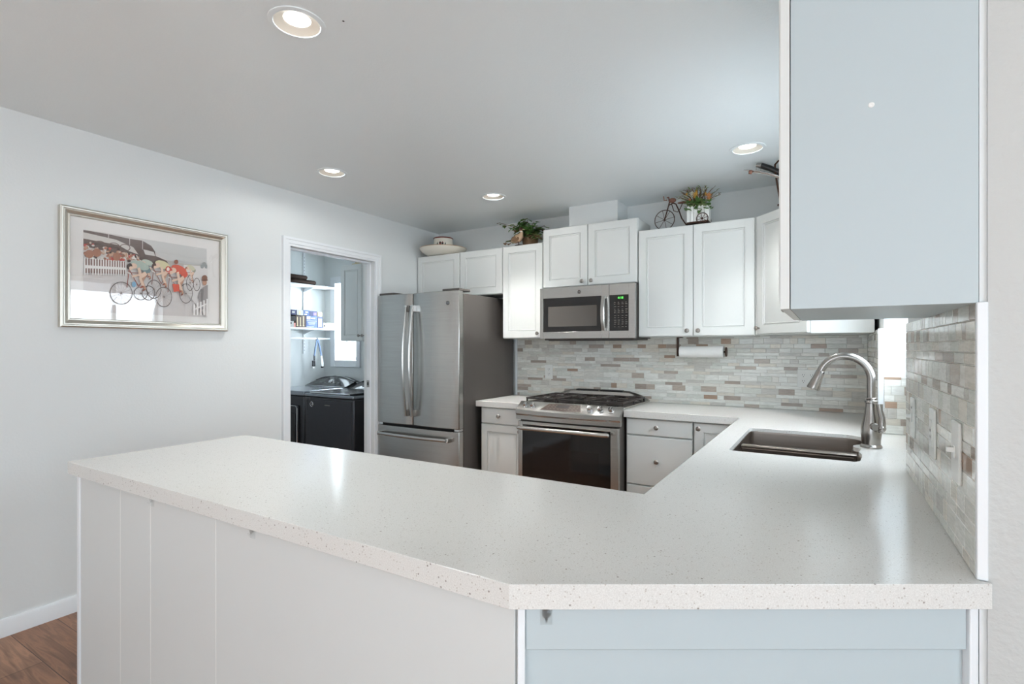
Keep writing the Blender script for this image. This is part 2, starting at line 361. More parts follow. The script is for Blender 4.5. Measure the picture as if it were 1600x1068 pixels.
m = MB(); m.box(-2.372, -2.352, YB-.012, YB, .915, 1.41); struct(m.build('trim_5', M_trim, bevel=.002))
# strike plate on the laundry door jamb
m = MB(); m.box(XL-.075, XL-.045, DY1-.0145, DY1-.0122, 1.0, 1.055); m.m = 1; m.box(XL-.066, XL-.054, DY1-.016, DY1-.0144, 1.015, 1.04)
tag(m.build('strike_plate', [M_nickel, M_black]), 'small metal strike plate on the white laundry door jamb', 'strike plate')

# ------------------------------------------------------------------ mosaic backsplashes
TC = [(rgb(226,224,216),10),(rgb(234,234,228),9),(rgb(218,219,211),7),(rgb(224,218,206),6),(rgb(208,205,198),4),(rgb(186,173,161),1.6),(rgb(172,159,148),1.2),(rgb(172,147,128),.6)]
def mosaic(name, o, u, length, z0, z1, n, label, seed, rows=(.022,.030,.040), wmin=.045, wmax=.15, side=None, th=.006):
    R = random.Random(seed); u = Vector(u); n = Vector(n); o = Vector(o); m = MB()
    def slab(a, b, c, d, t0, t1):
        ps = [o+u*a+n*t0, o+u*b+n*t0]
        vs = []
        for t in (t0, t1):
            for (s_, z) in ((a,c),(b,c),(b,d),(a,d)):
                p = o+u*s_+n*t; vs.append((p.x, p.y, z))
        m.add(vs, [(0,1,2,3),(4,7,6,5),(0,4,5,1),(1,5,6,2),(2,6,7,3),(3,7,4,0)])
    m.m = 0; m.c = (.9,.9,.9,1); slab(0, length, z0, z1, 0, th*.72)
    z = z0; m.m = 1; g = .0015
    cols = [c for c,_ in TC]; ws = [w for _,w in TC]
    while z < z1-.006:
        h = R.choice(rows)
        if z+h > z1-.012: h = z1-z
        x = -R.random()*.08
        top = (z-z0)/(z1-z0)
        while x < length:
            w = R.uniform(wmin, wmax) * (1.2 if h < .03 else .9)
            a, b = max(x,0), min(x+w, length)
            if b-a > .008:
                w2 = list(ws)
                if top > .82: w2 = [6,5,5,6,5,3,2.5,2.2]
                c = R.choices(cols, w2)[0]; k = R.uniform(.93,1.05)
                m.c = (min(c[0]*k,1), min(c[1]*k,1), min(c[2]*k,1), 1)
                a1, b1, c1, d1 = a+g*.5, b-g*.5, z+g*.5, z+h-g*.5; e = .001
                t0, t1 = th*.72, th; vs = []
                for (s_, zz, t) in ((a1,c1,t0),(b1,c1,t0),(b1,d1,t0),(a1,d1,t0),(a1+e,c1+e,t1),(b1-e,c1+e,t1),(b1-e,d1-e,t1),(a1+e,d1-e,t1)):
                    p = o+u*s_+n*t; vs.append((p.x,p.y,zz))
                m.add(vs, [(4,5,6,7),(0,1,5,4),(1,2,6,5),(2,3,7,6),(3,0,4,7)])
            x += w
        z += h
    ob = m.build(name, [M_grout, M_tile], smooth=False); tag(ob, label, 'backsplash'); return ob
mosaic('tile_backsplash', (-2.352, YB, 0), (1,0,0), 2.352+.218, .9145, 1.412, (0,-1,0), 'long mosaic tile backsplash behind the range on the back wall', 3)
mosaic('tile_backsplash', (XR+.006, YW1+.014, 0), (0,1,0), YB-YW1-.0145-.006, .9145, 1.425, (-1,0,0), 'narrow mosaic backsplash beyond the faucet, between corner and window trim', 5, th=.018)
mosaic('tile_backsplash', (XR+.006, YW1, 0), (1,0,0), .375-XR-.006, .9145, SZ0, (0,-1,0), 'low mosaic tile on the window recess side, behind the faucet', 11, rows=(.032,.042,.05), wmin=.04, wmax=.09)
mosaic('tile_backsplash', (XR+.006, YN, 0), (0,1,0), YW0-YN, .9145, 1.414, (-1,0,0), 'near mosaic tile backsplash holding three white wall plates', 8, rows=(.024,.036,.045), wmin=.035, wmax=.11)
mosaic('tile_backsplash', (.375, YW0, 0), (0,1,0), YW1-YW0-.007, .9145, SZ0, (-1,0,0), 'mosaic tile under the sink window at the back of the recess', 21)

# ------------------------------------------------------------------ countertops
def slab_poly(name, outer, hole, z0, z1, mtl, label):
    bm = bmesh.new()
    def loop(pts):
        vs = [bm.verts.new((x,y,z1)) for x,y in pts]
        return [bm.edges.new((vs[i], vs[(i+1)%len(vs)])) for i in range(len(vs))]
    es = loop(outer) + (loop(hole) if hole else [])
    bmesh.ops.triangle_fill(bm, use_beauty=True, use_dissolve=False, edges=es)
    r = bmesh.ops.extrude_face_region(bm, geom=list(bm.faces))
    for v in [g for g in r['geom'] if isinstance(g, bmesh.types.BMVert)]: v.co.z = z0
    bmesh.ops.recalc_face_normals(bm, faces=bm.faces)
    me = bpy.data.meshes.new(name); bm.to_mesh(me); bm.free(); me.materials.append(mtl)
    o = bpy.data.objects.new(name, me); C.objects.link(o); tag(o, label, 'countertop')
    b = o.modifiers.new('bevel','BEVEL'); b.width = .003; b.segments = 2; b.limit_method = 'ANGLE'; b.angle_limit = math.radians(50)
    return o
def arc(cx, cy, r, a0, a1, n):
    return [(cx+r*math.cos(math.radians(a0+(a1-a0)*k/n)), cy+r*math.sin(math.radians(a0+(a1-a0)*k/n))) for k in range(n+1)]
CT0, CT1 = .869, .914
YI, XI, YF = 1.463, -.4474, 3.3495
outer = [(-2.383,.781),(-.4804,.781),(.2500,1.226),(.2500,YN-.013),(XR+.005,YN-.013),(XR+.005,YW0+.001),(.374,YW0+.001),(.374,YW1-.001),(XR+.005,YW1-.001),(XR+.005,YB-.001),(-1.163,YB-.001),(-1.163,YF),(XI,YF),(XI,YI)]
outer += arc(-2.353, YI-.03, .03, 90, 180, 5)
hole = [(-.325,2.268),(.085,2.278)] + [(.103,2.30),(.112,2.38),(.1155,2.45),(.108,2.51)] + arc(.157,2.64,.064,235,125,8) + [(.128,2.74),(.141,2.80),(.143,2.86),(.135,2.92),(.110,2.955),(.079,2.969)] + [(-.325,2.962)] + arc(-.325,2.942,.02,95,180,4)[1:] + arc(-.325,2.288,.02,180,265,4)[:-1]
slab_poly('countertop', outer, hole, CT0, CT1, M_quartz, 'large pale speckled quartz countertop wrapping peninsula, sink and right of the range')
slab_poly('countertop', [(-2.37,YF),(-1.932,YF),(-1.932,YB-.001),(-2.37,YB-.001)], None, CT0, CT1, M_quartz, 'short pale quartz countertop between refrigerator and range')

# ------------------------------------------------------------------ sink
sk = thing('kitchen_sink', 'double bowl stainless undermount sink set in the quartz countertop', 'sink', (-.1, 2.6, .66))
m = MB(); n = len(hole); cx = sum(p[0] for p in hole)/n; cy = sum(p[1] for p in hole)/n
def sc(p, k, d): dx, dy = p[0]-cx, p[1]-cy; L = math.hypot(dx,dy); return (cx+dx*k+dx/L*d, cy+dy*k+dy/L*d)
loops = [(0,-.0018,.8965),(0,-.0035,.8960),(0,-.0045,.885),(0,-.009,.70),(0,-.018,.678),(0,-.04,.668)]
vs = []; fs = []
for k, d, z in loops: vs += [(*sc(p,1,d), z) for p in hole]
for i in range(len(loops)-1):
    for j in range(n): fs.append((i*n+j, i*n+(j+1)%n, (i+1)*n+(j+1)%n, (i+1)*n+j))
fs.append(tuple(range((len(loops)-1)*n, len(loops)*n)))
m.add(vs, fs); o = m.build('bowl', M_steeld, sk); md = o.modifiers.new('solid','SOLIDIFY'); md.thickness = .0012; md.offset = 1
m = MB(); m.box(-.334,.098,2.555,2.585,.675,.882); m.box(-.334,.106,2.550,2.588,.882,.893); m.build('bowl_divider', M_steeld, sk, bevel=.006, seg=3)
m = MB(); m.lathe([(.045,0),(.043,.004),(.03,.002),(.0,.001)], (-.11,2.76,.6695)); m.build('drain', M_chrome, sk)
m = MB(); m.lathe([(.045,0),(.043,.004),(.03,.002),(.0,.001)], (-.11,2.42,.6695)); m.build('drain', M_chrome, sk)

# ------------------------------------------------------------------ faucet
FX, FY = .157, 2.64
fa = thing('kitchen_faucet', 'tall brushed nickel gooseneck pull-down faucet beside the sink', 'faucet', (FX, FY, CT1))
m = MB(); m.lathe([(.040,0),(.040,.006),(.034,.014),(.0345,.03),(.037,.055),(.036,.085),(.030,.115),(.024,.145),(.0205,.18),(.0205,.184),(.0235,.187),(.0235,.195),(.0205,.197),(.0195,.2)], (FX,FY,CT1+.0006)); m.build('faucet_body', M_nickel, fa)
pts = [(FX,FY,CT1+.195+.02*k) for k in range(5)]
AR = .0935; ZA = 1.196
pts += [(FX-AR+AR*math.cos(math.radians(a)), FY, ZA+AR*1.06*math.sin(math.radians(a))) for a in range(0, 168, 6)]
m = MB(); m.tube(pts, .0158, 18); m.torus((FX,FY,CT1+.205), .0165, .004, (0,0,1)); m.build('gooseneck', M_nickel, fa)
e = Vector(pts[-1]); d = (Vector(pts[-1])-Vector(pts[-2])).normalized(); d = (d+Vector((-.02,0,0))).normalized()
m = MB(); m.lathe([(.016,-.004),(.0175,0),(.0185,.025),(.0235,.060),(.0260,.076),(.025,.081),(.018,.081)], e, d); m.m = 1; m.ball(tuple(e+Vector((.012,-.013,-.004))), .003)
m.build('spray_head', [M_nickel, M_black], fa)
m = MB(); m.lathe([(.0,0),(.013,0),(.016,.008),(.016,.03)], (FX+.012,FY-.058,CT1+.092), (-.15,1,0)); m.tube([(FX+.028,FY-.05,CT1+.07),(FX+.034,FY-.052,CT1+.10),(FX+.034,FY-.046,CT1+.13),(FX+.028,FY-.040,CT1+.16),(FX+.026,FY-.036,CT1+.185)], [.009,.013,.011,.010,.012], 14)
m.ball((FX+.034,FY-.054,CT1+.088), .014); m.build('lever_handle', M_nickel, fa)

# ------------------------------------------------------------------ cabinets
def knob(M, parent, x, y, z, d=(0,-1,0), label=None):
    m = MB(M); m.lathe([(.0055,0),(.0055,.012),(.010,.016),(.0145,.021),(.0150,.025),(.011,.0295),(.0,.031)], (x,y,z), d, 20)
    o = m.build('knob', M_knob, parent); return o
def add_door(root, M, x, z, w, h, kn=None, raised=True, name='door', fr=.055, y=0):
    m = MB(M @ Matrix.Translation((x, y, z))); m.door(w, h, .02, fr, raised); o = m.build(name, M_cab, root, angle=25)
    if kn: knob(M, o, kn[0], y, kn[1])
    return o
def wallcab(name, label, x0, x1, z0, z1, yf, doors, cat='cabinet', group=None, open_frame=.0):
    r = thing(name, label, cat, ((x0+x1)/2, (yf+YB)/2, z0), group)
    m = MB(); m.box(x0, x1, yf+.021, YB-.001, z0, z1); m.build('cabinet_body', M_cab, r, bevel=.0015)
    for d in doors: add_door(r, Matrix.Translation((0, yf, 0)), *d)
    return r
I = Matrix()
G = .004
YU = 3.65
wallcab('wall_cabinet', 'white two-door wall cabinet above the refrigerator', -3.245, -2.312, 1.78, 2.168, YU,
        [(-3.235,1.784,.475,.380), (-2.748,1.784,.432,.380)])
wallcab('wall_cabinet', 'narrow tall white single-door wall cabinet between refrigerator cabinet and microwave', -2.310, -1.932, 1.406, 2.170, YU,
        [(-2.306,1.410,.370,.756,(-1.972,1.445))])
wallcab('wall_cabinet', 'raised white two-door wall cabinet directly above the microwave', -1.930, -1.164, 1.800, 2.267, YU,
        [(-1.927,1.803,.376,.461,(-1.588,1.835)), (-1.545,1.803,.379,.461,(-1.512,1.835))])
wallcab('wall_cabinet', 'white two-door wall cabinet above the paper towel roll', -1.160, -.397, 1.408, 2.170, YU,
        [(-1.156,1.412,.375,.754,(-.815,1.447)), (-.777,1.412,.378,.754,(-.742,1.447))])
# diagonal corner cabinet
A = Vector((-.390,3.652)); B = Vector((-.094,3.325)); dv = (B-A); L = dv.length; ang = math.atan2(dv.y, dv.x)
cc = thing('corner_wall_cabinet', 'white diagonal corner wall cabinet beside the sink window, knob on left', 'cabinet', (-.05,3.7,1.412))
nx = Vector((-dv.y, dv.x)).normalized()    # inward normal
A2, B2 = A+nx*.021, B+nx*.021
m = MB(); m.prism([(-.396,3.672),(A2.x,A2.y),(B2.x,B2.y),(-.078,3.340),(XR-.016,3.340),(XR-.016,YB-.001),(-.396,YB-.001)], 1.412, 2.170); m.build('cabinet_body', M_cab, cc, bevel=.0015)
MM = Matrix.Translation((A.x, A.y, 0)) @ Matrix.Rotation(ang, 4, 'Z')
add_door(cc, MM, .008, 1.418, L-.012, .748, (.030,1.455))
# near upper cabinet on the right
nc = thing('wall_cabinet', 'large near white wall cabinet at upper right, its plain side facing us', 'cabinet', (.08,1.5,1.4126))
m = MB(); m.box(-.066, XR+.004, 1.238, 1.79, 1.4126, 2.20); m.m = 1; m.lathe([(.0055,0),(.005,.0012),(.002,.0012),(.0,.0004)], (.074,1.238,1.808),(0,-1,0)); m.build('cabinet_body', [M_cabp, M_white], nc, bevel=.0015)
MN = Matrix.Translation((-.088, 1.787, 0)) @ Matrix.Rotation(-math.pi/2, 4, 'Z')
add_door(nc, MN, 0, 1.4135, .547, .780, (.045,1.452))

def openbox(m, x0, x1, y0, y1, z0, z1, t=.018):
    m.box(x0, x1, y0, y0+t, z0, z1); m.box(x0, x1, y1-t, y1, z0, z1); m.box(x0, x0+t, y0+t, y1-t, z0, z1); m.box(x1-t, x1, y0+t, y1-t, z0, z1); m.box(x0+t,x1-t,y0+t,y1-t,z0,z0+t)
YD = 3.37
def basecab(name, label, x0, x1, parts):
    r = thing(name, label, 'cabinet', ((x0+x1)/2, 3.68, 0))
    m = MB(); openbox(m, x0, x1, YD+.021, YB-.001, .10, .868); m.box(x0+.01, x1-.01, YD+.08, YD+.095, .0, .10); m.build('cabinet_body', M_cab, r, bevel=.001)
    for kind, *d in parts: add_door(r, Matrix.Translation((0,YD,0)), *d, name=kind, raised=(kind=='door'))
    return r
basecab('base_cabinet', 'narrow white base cabinet left of the range with drawer over door', -2.335, -1.940,
        [('drawer',-2.330,.742,.383,.120,(-2.160,.803)), ('door',-2.330,.115,.383,.620,(-1.972,.700))])
basecab('base_cabinet', 'white drawer base cabinet right of the range with two round knobs visible', -1.157, -.722,
        [('drawer',-1.149,.757,.424,.104,(-.945,.812)), ('drawer',-1.149,.428,.424,.320,(-.945,.592)), ('drawer',-1.149,.115,.424,.306,(-.945,.30))])
basecab('base_cabinet', 'white corner base cabinet with raised panel door next to the drawer stack', -.718, XR-.001,
        [('door',-.713,.115,.275,.745,(-.683,.828))])
# sink run and peninsula cabinets
r = thing('sink_base_cabinet', 'white sink base cabinet under the sink counter along the window wall', 'cabinet', (-.1,2.4,0))
m = MB(); openbox(m, -.425, XR-.001, 1.46, 3.385, .10, .64); m.box(-.425,-.407,1.46,3.385,.64,.868); m.box(-.36,-.345,1.46,3.38,0,.10); m.build('cabinet_body', M_cab, r)
MS = Matrix.Translation((-.447,3.34,0)) @ Matrix.Rotation(-math.pi/2,4,'Z')
for k in range(4): add_door(r, MS, .005+k*.465, .115, .455, .745, ((.42 if k%2==0 else .035)+k*.465,.80))
r = thing('peninsula_cabinet', 'white panelled peninsula base supporting the quartz counter', 'cabinet', (-1.4,1.1,0))
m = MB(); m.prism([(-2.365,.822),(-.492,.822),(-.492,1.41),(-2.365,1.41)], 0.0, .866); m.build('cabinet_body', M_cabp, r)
PS = [-2.352,-2.036,-1.83,-1.46,-.485]
M_pan = mat('peninsula_panel', rgb(214,216,214), .42, bump=(18,.08,.001))
for i in range(4):
    m = MB(); m.box(PS[i]+.0012, PS[i+1]-.0012, .810, .8215, 0, .868); m.build('back_panel', M_pan, r, bevel=.0012)
    if i: 
        g = MB(); g.box(PS[i]-.0012, PS[i]+.0012, .8105, .8215, 0, .868); g.build('seam_strip', M_groove, r)
m = MB(); m.box(-2.374,-2.352,.806,.830,0,.868); m.build('corner_post', M_trim, r, bevel=.003)
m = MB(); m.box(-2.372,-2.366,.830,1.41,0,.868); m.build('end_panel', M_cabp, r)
for k in range(4):
    add_door(r, Matrix.Translation((0,1.4315,0)) @ Matrix.Rotation(math.pi,4,'Z'), .55+k*.45, .115, .44, .745, (.55+k*.45+.03,.80), y=0)
# angled end cabinet
A = Vector((-.478,.806)); B = Vector((.236,1.241)); dv = B-A; L = dv.length; ang = math.atan2(dv.y, dv.x)
MA = Matrix.Translation((A.x,A.y,0)) @ Matrix.Rotation(ang,4,'Z')
r = thing('angled_end_cabinet', 'pale blue-white angled cabinet end below the near counter edge', 'cabinet', (-.1,1.2,0))
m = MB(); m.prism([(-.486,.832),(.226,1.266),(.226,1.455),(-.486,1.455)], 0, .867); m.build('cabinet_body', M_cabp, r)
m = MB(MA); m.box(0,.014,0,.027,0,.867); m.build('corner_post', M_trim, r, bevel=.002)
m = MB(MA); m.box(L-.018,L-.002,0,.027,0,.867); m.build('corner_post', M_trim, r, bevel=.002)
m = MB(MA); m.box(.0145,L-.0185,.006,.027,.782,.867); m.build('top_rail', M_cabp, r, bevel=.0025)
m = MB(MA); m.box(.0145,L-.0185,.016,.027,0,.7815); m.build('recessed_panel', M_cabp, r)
# clear adhesive hooks under the counter edge
def hook(M, label):
    m = MB(M); m.box(-.011,.011,-.003,0,-.034,0); m.lathe([(.008,0),(.0085,.003),(.005,.005),(0,.0055)], (0,-.003,-.012),(0,-1,0),14); m.tube([(0,-.005,-.02),(0,-.011,-.024),(0,-.014,-.018)], .0022, 8)
    o = m.build('adhesive_hook', M_plast, bevel=.001); tag(o, label, 'hook', 'clear hooks under the counter edge')
hook(Matrix.Translation((-1.815,.8096,.868)), 'small clear hook under the counter, at the second panel seam')
hook(Matrix.Translation((-1.285,.8096,.868)), 'small clear hook under the long counter edge, on the widest panel')
hook(MA @ Matrix.Translation((.052,.0055,.864)), 'clear oval hook on the angled cabinet rail, near its left corner')
hook(Matrix.Translation((-2.3745,.822,.866)) @ Matrix.Rotation(-math.pi/2,4,'Z'), 'tiny clear hook at the far left corner under the counter')

# ------------------------------------------------------------------ refrigerator
fr = thing('refrigerator', 'tall stainless french door refrigerator with dark brown side and bottom freezer', 'refrigerator', (-2.8,3.54,0))
FX0, FX1, FYF = -3.227, -2.378, 3.135
m = MB(); m.box(FX0+.004, FX1-.002, 3.205, 3.945, .03, 1.748); m.build('cabinet_body', M_side, fr, bevel=.004)
for x in (FX0+.03, FX1-.06):
    for y in (3.25,3.85): m = MB(); m.box(x,x+.03,y,y+.03,0,.0295); m.build('foot', M_black, fr)
def bowed(m, x0, x1, z0, z1, yb, yf, bow=.012, n=10, r=.010):
    poly = [(x1,yb),(x0,yb)]
    for k in range(n+1):
        t = k/n; x = x0+(x1-x0)*t; edge = r if (k in (0,n)) else 0
        poly.append((x, yf - bow*(1-(2*t-1)**2)*1 + edge))
    m.prism(poly[::-1], z0, z1)
XS = -2.838
def fdoor(x0, x1, z0, z1, name):
    m = MB(); bowed(m, x0, x1, z0, z1, 3.198, FYF); return m.build(name, M_steel, fr, bevel=.004, angle=50)
dl = fdoor(FX0, XS-.003, .712, 1.765, 'door'); dr = fdoor(XS+.003, FX1, .712, 1.765, 'door'); df = fdoor(FX0, FX1, .06, .690, 'freezer_drawer')
def handle(xc, dr_, par):
    m = MB(); pts = []; n = 16
    for k in range(n+1):
        t = k/n; z = .79+(1.655-.79)*t; b = math.sin(math.pi*t)
        pts.append((xc+.0*b, FYF-.045-.040*b, z))
    # flat curved bar
    vs = []; fs = []
    for i, p in enumerate(pts):
        w = .0145; d = .008
        vs += [(p[0]-w,p[1]-d*.2,p[2]),(p[0]-w*.6,p[1]-d,p[2]),(p[0]+w*.6,p[1]-d,p[2]),(p[0]+w,p[1]-d*.2,p[2]),(p[0]+w,p[1]+d,p[2]),(p[0]-w,p[1]+d,p[2])]
    for i in range(n):
        for j in range(6): fs.append((i*6+j, i*6+(j+1)%6, (i+1)*6+(j+1)%6, (i+1)*6+j))
    fs += [tuple(range(5,-1,-1)), tuple(range(n*6,n*6+6))]; m.add(vs, fs)
    h = m.build('handle', M_steel, par)
    for za, zb_ in ((1.615,1.668),(.785,.838)): m = MB(); m.box(xc-.014,xc+.014,FYF-.045,FYF+.004,za,zb_); m.build('handle_mount', M_chrome, h, bevel=.003)
handle(XS-.034, -1, dl); handle(XS+.034, 1, dr)
m = MB(); n = 14
m.tube([(FX0+.06+(FX1-FX0-.14)*k/n, FYF-.045-.02*math.sin(math.pi*k/n), .628) for k in range(n+1)], .014, 12)
h = m.build('handle', M_steel, df)
for xa in (FX0+.05,FX1-.085): m = MB(); m.box(xa,xa+.025,FYF-.05,FYF+.004,.612,.644); m.build('handle_mount', M_chrome, h, bevel=.003)
for xa in (FX1-.17,FX0+.006): m = MB(); m.box(xa,xa+.164,3.155,3.30,1.7655,1.785); m.build('hinge_cover', M_side, fr, bevel=.004)
for xa in (FX1-.05,FX0+.004): m = MB(); m.box(xa,xa+.046,3.15,3.20,.6915,.7105); m.build('hinge', M_chrome, fr, bevel=.002)
m = MB(); m.box(FX0+.01,FX1-.01,3.1985,3.2045,.07,1.74); m.build('gasket', M_black, fr)
def logo(par, x, y, z, r=.016):
    m = MB(); m.lathe([(r,0),(r,.0015),(0,.0015)],(x,y,z),(0,-1,0),24); m.m = 1; m.torus((x,y-.0016,z), r*.86, r*.09, (0,1,0), 28, 6)
    t = text_mb('GE', r*.95, FACE_Y((x,y-.0022,z))); m.add([tuple(v) for v in t.v], t.f); m.build('logo_badge', [M_black, M_chrome], par)
logo(dr, -2.475, FYF-.0095, 1.672)

# ------------------------------------------------------------------ microwave
mw = thing('microwave', 'stainless over-the-range microwave with dark window and green clock', 'microwave', (-1.54,3.77,1.388))
MX0, MX1, MYF, MZ0, MZ1 = -1.915, -1.158, 3.575, 1.388, 1.792
m = MB(); m.box(MX0+.003, MX1-.003, MYF+.03, YB-.008, MZ0+.012, MZ1-.001); m.box(MX0+.02,MX1-.02,MYF+.04,YB-.02,MZ0,MZ0+.012); m.build('oven_body', M_side, mw, bevel=.002)
XSm = -1.349
def frame_rect(m, x0,x1,z0,z1, a0,a1,b0,b1, y0,y1):
    m.box(x0,a0,y0,y1,z0,z1); m.box(a1,x1,y0,y1,z0,z1); m.box(a0,a1,y0,y1,z0,b0); m.box(a0,a1,y0,y1,b1,z1)
m = MB(); frame_rect(m, MX0, XSm-.0015, MZ0+.012, MZ1-.002, -1.888,-1.41,1.452,1.710, MYF, MYF+.029); d = m.build('door', M_steel, mw, bevel=.0012)
m = MB(); m.box(-1.888,-1.352,MYF+.002,MYF+.008,1.452,1.710); m.build('window_glass', M_bglass, d)
M_inner = mat('oven_window', rgb(92,87,82), .08)
m = MB(); m.box(-1.845,-1.445,MYF+.0012,MYF+.0019,1.492,1.645); m.build('window_screen', M_inner, d)
m = MB(); frame_rect(m, XSm+.0005, MX1, MZ0+.012, MZ1-.002, XSm+.002,-1.204,1.452,1.710, MYF, MYF+.029); cp = m.build('control_panel', M_steel, mw, bevel=.0012)
m = MB(); m.box(XSm+.002,-1.204,MYF+.002,MYF+.02,1.452,1.710); m.build('control_glass', M_bglass, cp)
t = text_mb('4:18', .024, FACE_Y((-1.264,MYF+.0012,1.688))); t.build('clock_display', M_led, cp)
m = MB(); m.c = (1,1,1,1)
R = random.Random(4)
for j, z in enumerate([1.655,1.643,1.625,1.606,1.594,1.582,1.560,1.545,1.527,1.513,1.499,1.480]):
    for k in range(4):
        x = -1.312+.028*k; m.box(x, x+R.uniform(.008,.016), MYF+.0010, MYF+.0019, z, z+.0028)
m.build('panel_print', M_ltxt, cp)
m = MB(); n = 14; pts = []
vs = []; fs = []
for k in range(n+1):
    t_ = k/n; z = 1.455+(.25)*t_; y = MYF-.022-.022*math.sin(math.pi*t_); x = -1.386
    vs += [(x-.016,y,z),(x-.010,y-.006,z),(x+.010,y-.006,z),(x+.016,y,z),(x+.014,y+.008,z),(x-.014,y+.008,z)]
for i in range(n):
    for j in range(6): fs.append((i*6+j, i*6+(j+1)%6, (i+1)*6+(j+1)%6, (i+1)*6+j))
fs += [tuple(range(5,-1,-1)), tuple(range(n*6,n*6+6))]; m.add(vs, fs)
m.box(-1.398,-1.374,MYF-.026,MYF+.004,1.458,1.475); m.box(-1.398,-1.374,MYF-.026,MYF+.004,1.688,1.703); m.build('handle', M_steel, d)
logo(d, -1.585, MYF-.0003, 1.748, .015)
m = MB(); m.box(MX0+.03,MX1-.03,3.66,3.72,MZ0-.004,MZ0); m.build('grease_vent', M_black, mw)

# ------------------------------------------------------------------ range
rg = thing('gas_range', 'stainless slide-in gas range with black oven glass and cast iron grates', 'range', (-1.548,3.62,0))
RX0, RX1 = -1.929, -1.168
m = MB(); m.box(RX0,RX1,3.30,YB-.012,.04,.905); m.build('oven_body', M_side, rg, bevel=.002)
for x in (RX0+.03,RX1-.06):
    for y in (3.34,3.86): m = MB(); m.box(x,x+.03,y,y+.03,0,.0395); m.build('foot', M_black, rg)
m = MB(); frame_rect(m, RX0,RX1,.22,.800, RX0+.035,RX1-.055,.29,.775, 3.262,3.298); d = m.build('oven_door', M_steel, rg, bevel=.003)
m = MB(); m.box(RX0+.035,RX1-.055,3.266,3.296,.29,.775); m.build('oven_glass', M_bglass, d)
m = MB(); m.box(RX0+.12,RX1-.14,3.2652,3.2659,.36,.62); m.build('window_screen', mat('oven_screen', rgb(34,27,24), .08), d)
m = MB(); m.tube([(RX0+.03,3.215,.758),(RX0+.06,3.205,.758),(RX1-.09,3.205,.758),(RX1-.06,3.215,.758)], .0145, 16); m.ball((RX0+.03,3.215,.758),.0145); m.ball((RX1-.06,3.215,.758),.0145)
m.box(RX0+.045,RX0+.065,3.21,3.266,.748,.768); m.box(RX1-.095,RX1-.075,3.21,3.266,.748,.768); m.build('handle', M_steel, d)
m = MB(); m.box(RX0,RX1,3.268,3.298,.045,.21); m.build('storage_drawer', M_steel, rg, bevel=.003)
# curved control panel: swept section
n = 24; vs = []; fs = []
for k in range(n+1):
    t_ = k/n; x = -1.950+(.792)*t_; b = 1-(2*t_-1)**2; yf = 3.262-.034*b
    vs += [(x,3.30,.812),(x,yf+.010,.812),(x,yf+.009,.840),(x,yf,.853),(x,yf,.879),(x,yf+.004,.885),(x,3.345,.936),(x,3.352,.928),(x,3.30,.88)]
q = 9
for i in range(n):
    for j in range(q): fs.append((i*q+j, i*q+(j+1)%q, (i+1)*q+(j+1)%q, (i+1)*q+j))
fs += [tuple(range(q-1,-1,-1)), tuple(range(n*q,n*q+q))]
m = MB(); m.add(vs, fs); cp = m.build('control_panel', M_steel, rg, angle=30)
def onpanel(x, s):  # s 0 bottom..1 top
    t_ = (x+1.950)/.792; b = 1-(2*t_-1)**2; y0 = 3.262-.034*b+.004; return Vector((x, y0+(3.345-y0)*s, .884+(.936-.884)*s))
nrm = Vector((0,-.052,.09)).normalized()
for x in (-1.885,-1.822,-1.375,-1.302,-1.228):
    p = onpanel(x,.42); m = MB(); m.lathe([(.021,0),(.021,.004),(.017,.006),(.0185,.022),(.016,.028),(0,.0285)], p, nrm, 22)
    m.m = 1; up = Vector((0,.87,.5)).normalized(); kp = p+nrm*.029
    m.tube([tuple(kp-up*.012),tuple(kp+up*.012)], .004, 8); m.build('knob', [M_chrome, M_chrome], cp)
m = MB(); poly = [onpanel(-1.745,.12),onpanel(-1.43,.12),onpanel(-1.47,.82),onpanel(-1.70,.82)]
N_ = 8; bot = [onpanel(-1.745+(.315)*k/N_,.14)+nrm*.0012 for k in range(N_+1)]; top = [onpanel(-1.71+(.245)*k/N_,.84)+nrm*.0012 for k in range(N_+1)]
m.add([tuple(v) for v in bot+top], [(k,k+1,N_+2+k,N_+1+k) for k in range(N_)]); m.build('touch_panel', mat('touch_glass', rgb(74,58,50), .3), cp)
m = MB(); 
for k in range(9):
    for s in (.3,.5,.68):
        if 3 <= k <= 5 and s > .4: continue
        p = onpanel(-1.70+.028*k,s)+nrm*.0022; m.box(p.x,p.x+.012,p.y-.001,p.y+.001,p.z-.0006,p.z+.0012)
m.m = 1
bq = [onpanel(x_,s_)+nrm*.002 for x_, s_ in ((-1.64,.45),(-1.54,.45),(-1.54,.74),(-1.64,.74))]; m.add([tuple(v) for v in bq], [(0,1,2,3)])
m.build('panel_print', [M_ltxt, M_black], cp)
# cooktop
m = MB(); m.box(-1.940,RX1+.008,3.345,3.90,.915,.9225); m.build('cooktop', M_iron, rg, bevel=.002)
for xa, xb in ((RX1-.006,RX1+.012),(-1.945,-1.928)): m = MB(); m.box(xa,xb,3.35,3.925,.9155,.930); m.build('side_rail', M_steel, rg, bevel=.003)
m = MB(); n = 16; vs = []; fs = []
for k in range(n+1):
    t_ = k/n; x = -1.93+(.77)*t_; hh = .936+.060*min(1, 5*t_, 5*(1-t_))**.6
    vs += [(x,3.868,.9226),(x,3.884,hh-.012),(x,3.900,hh),(x,3.942,hh-.006),(x,3.946,.9226)]
for i in range(n):
    for j in range(5): fs.append((i*5+j, i*5+(j+1)%5, (i+1)*5+(j+1)%5, (i+1)*5+j))
fs += [tuple(range(4,-1,-1)), tuple(range(n*5,n*5+5))]
m.add(vs, fs); bg = m.build('back_guard', M_steel, rg)
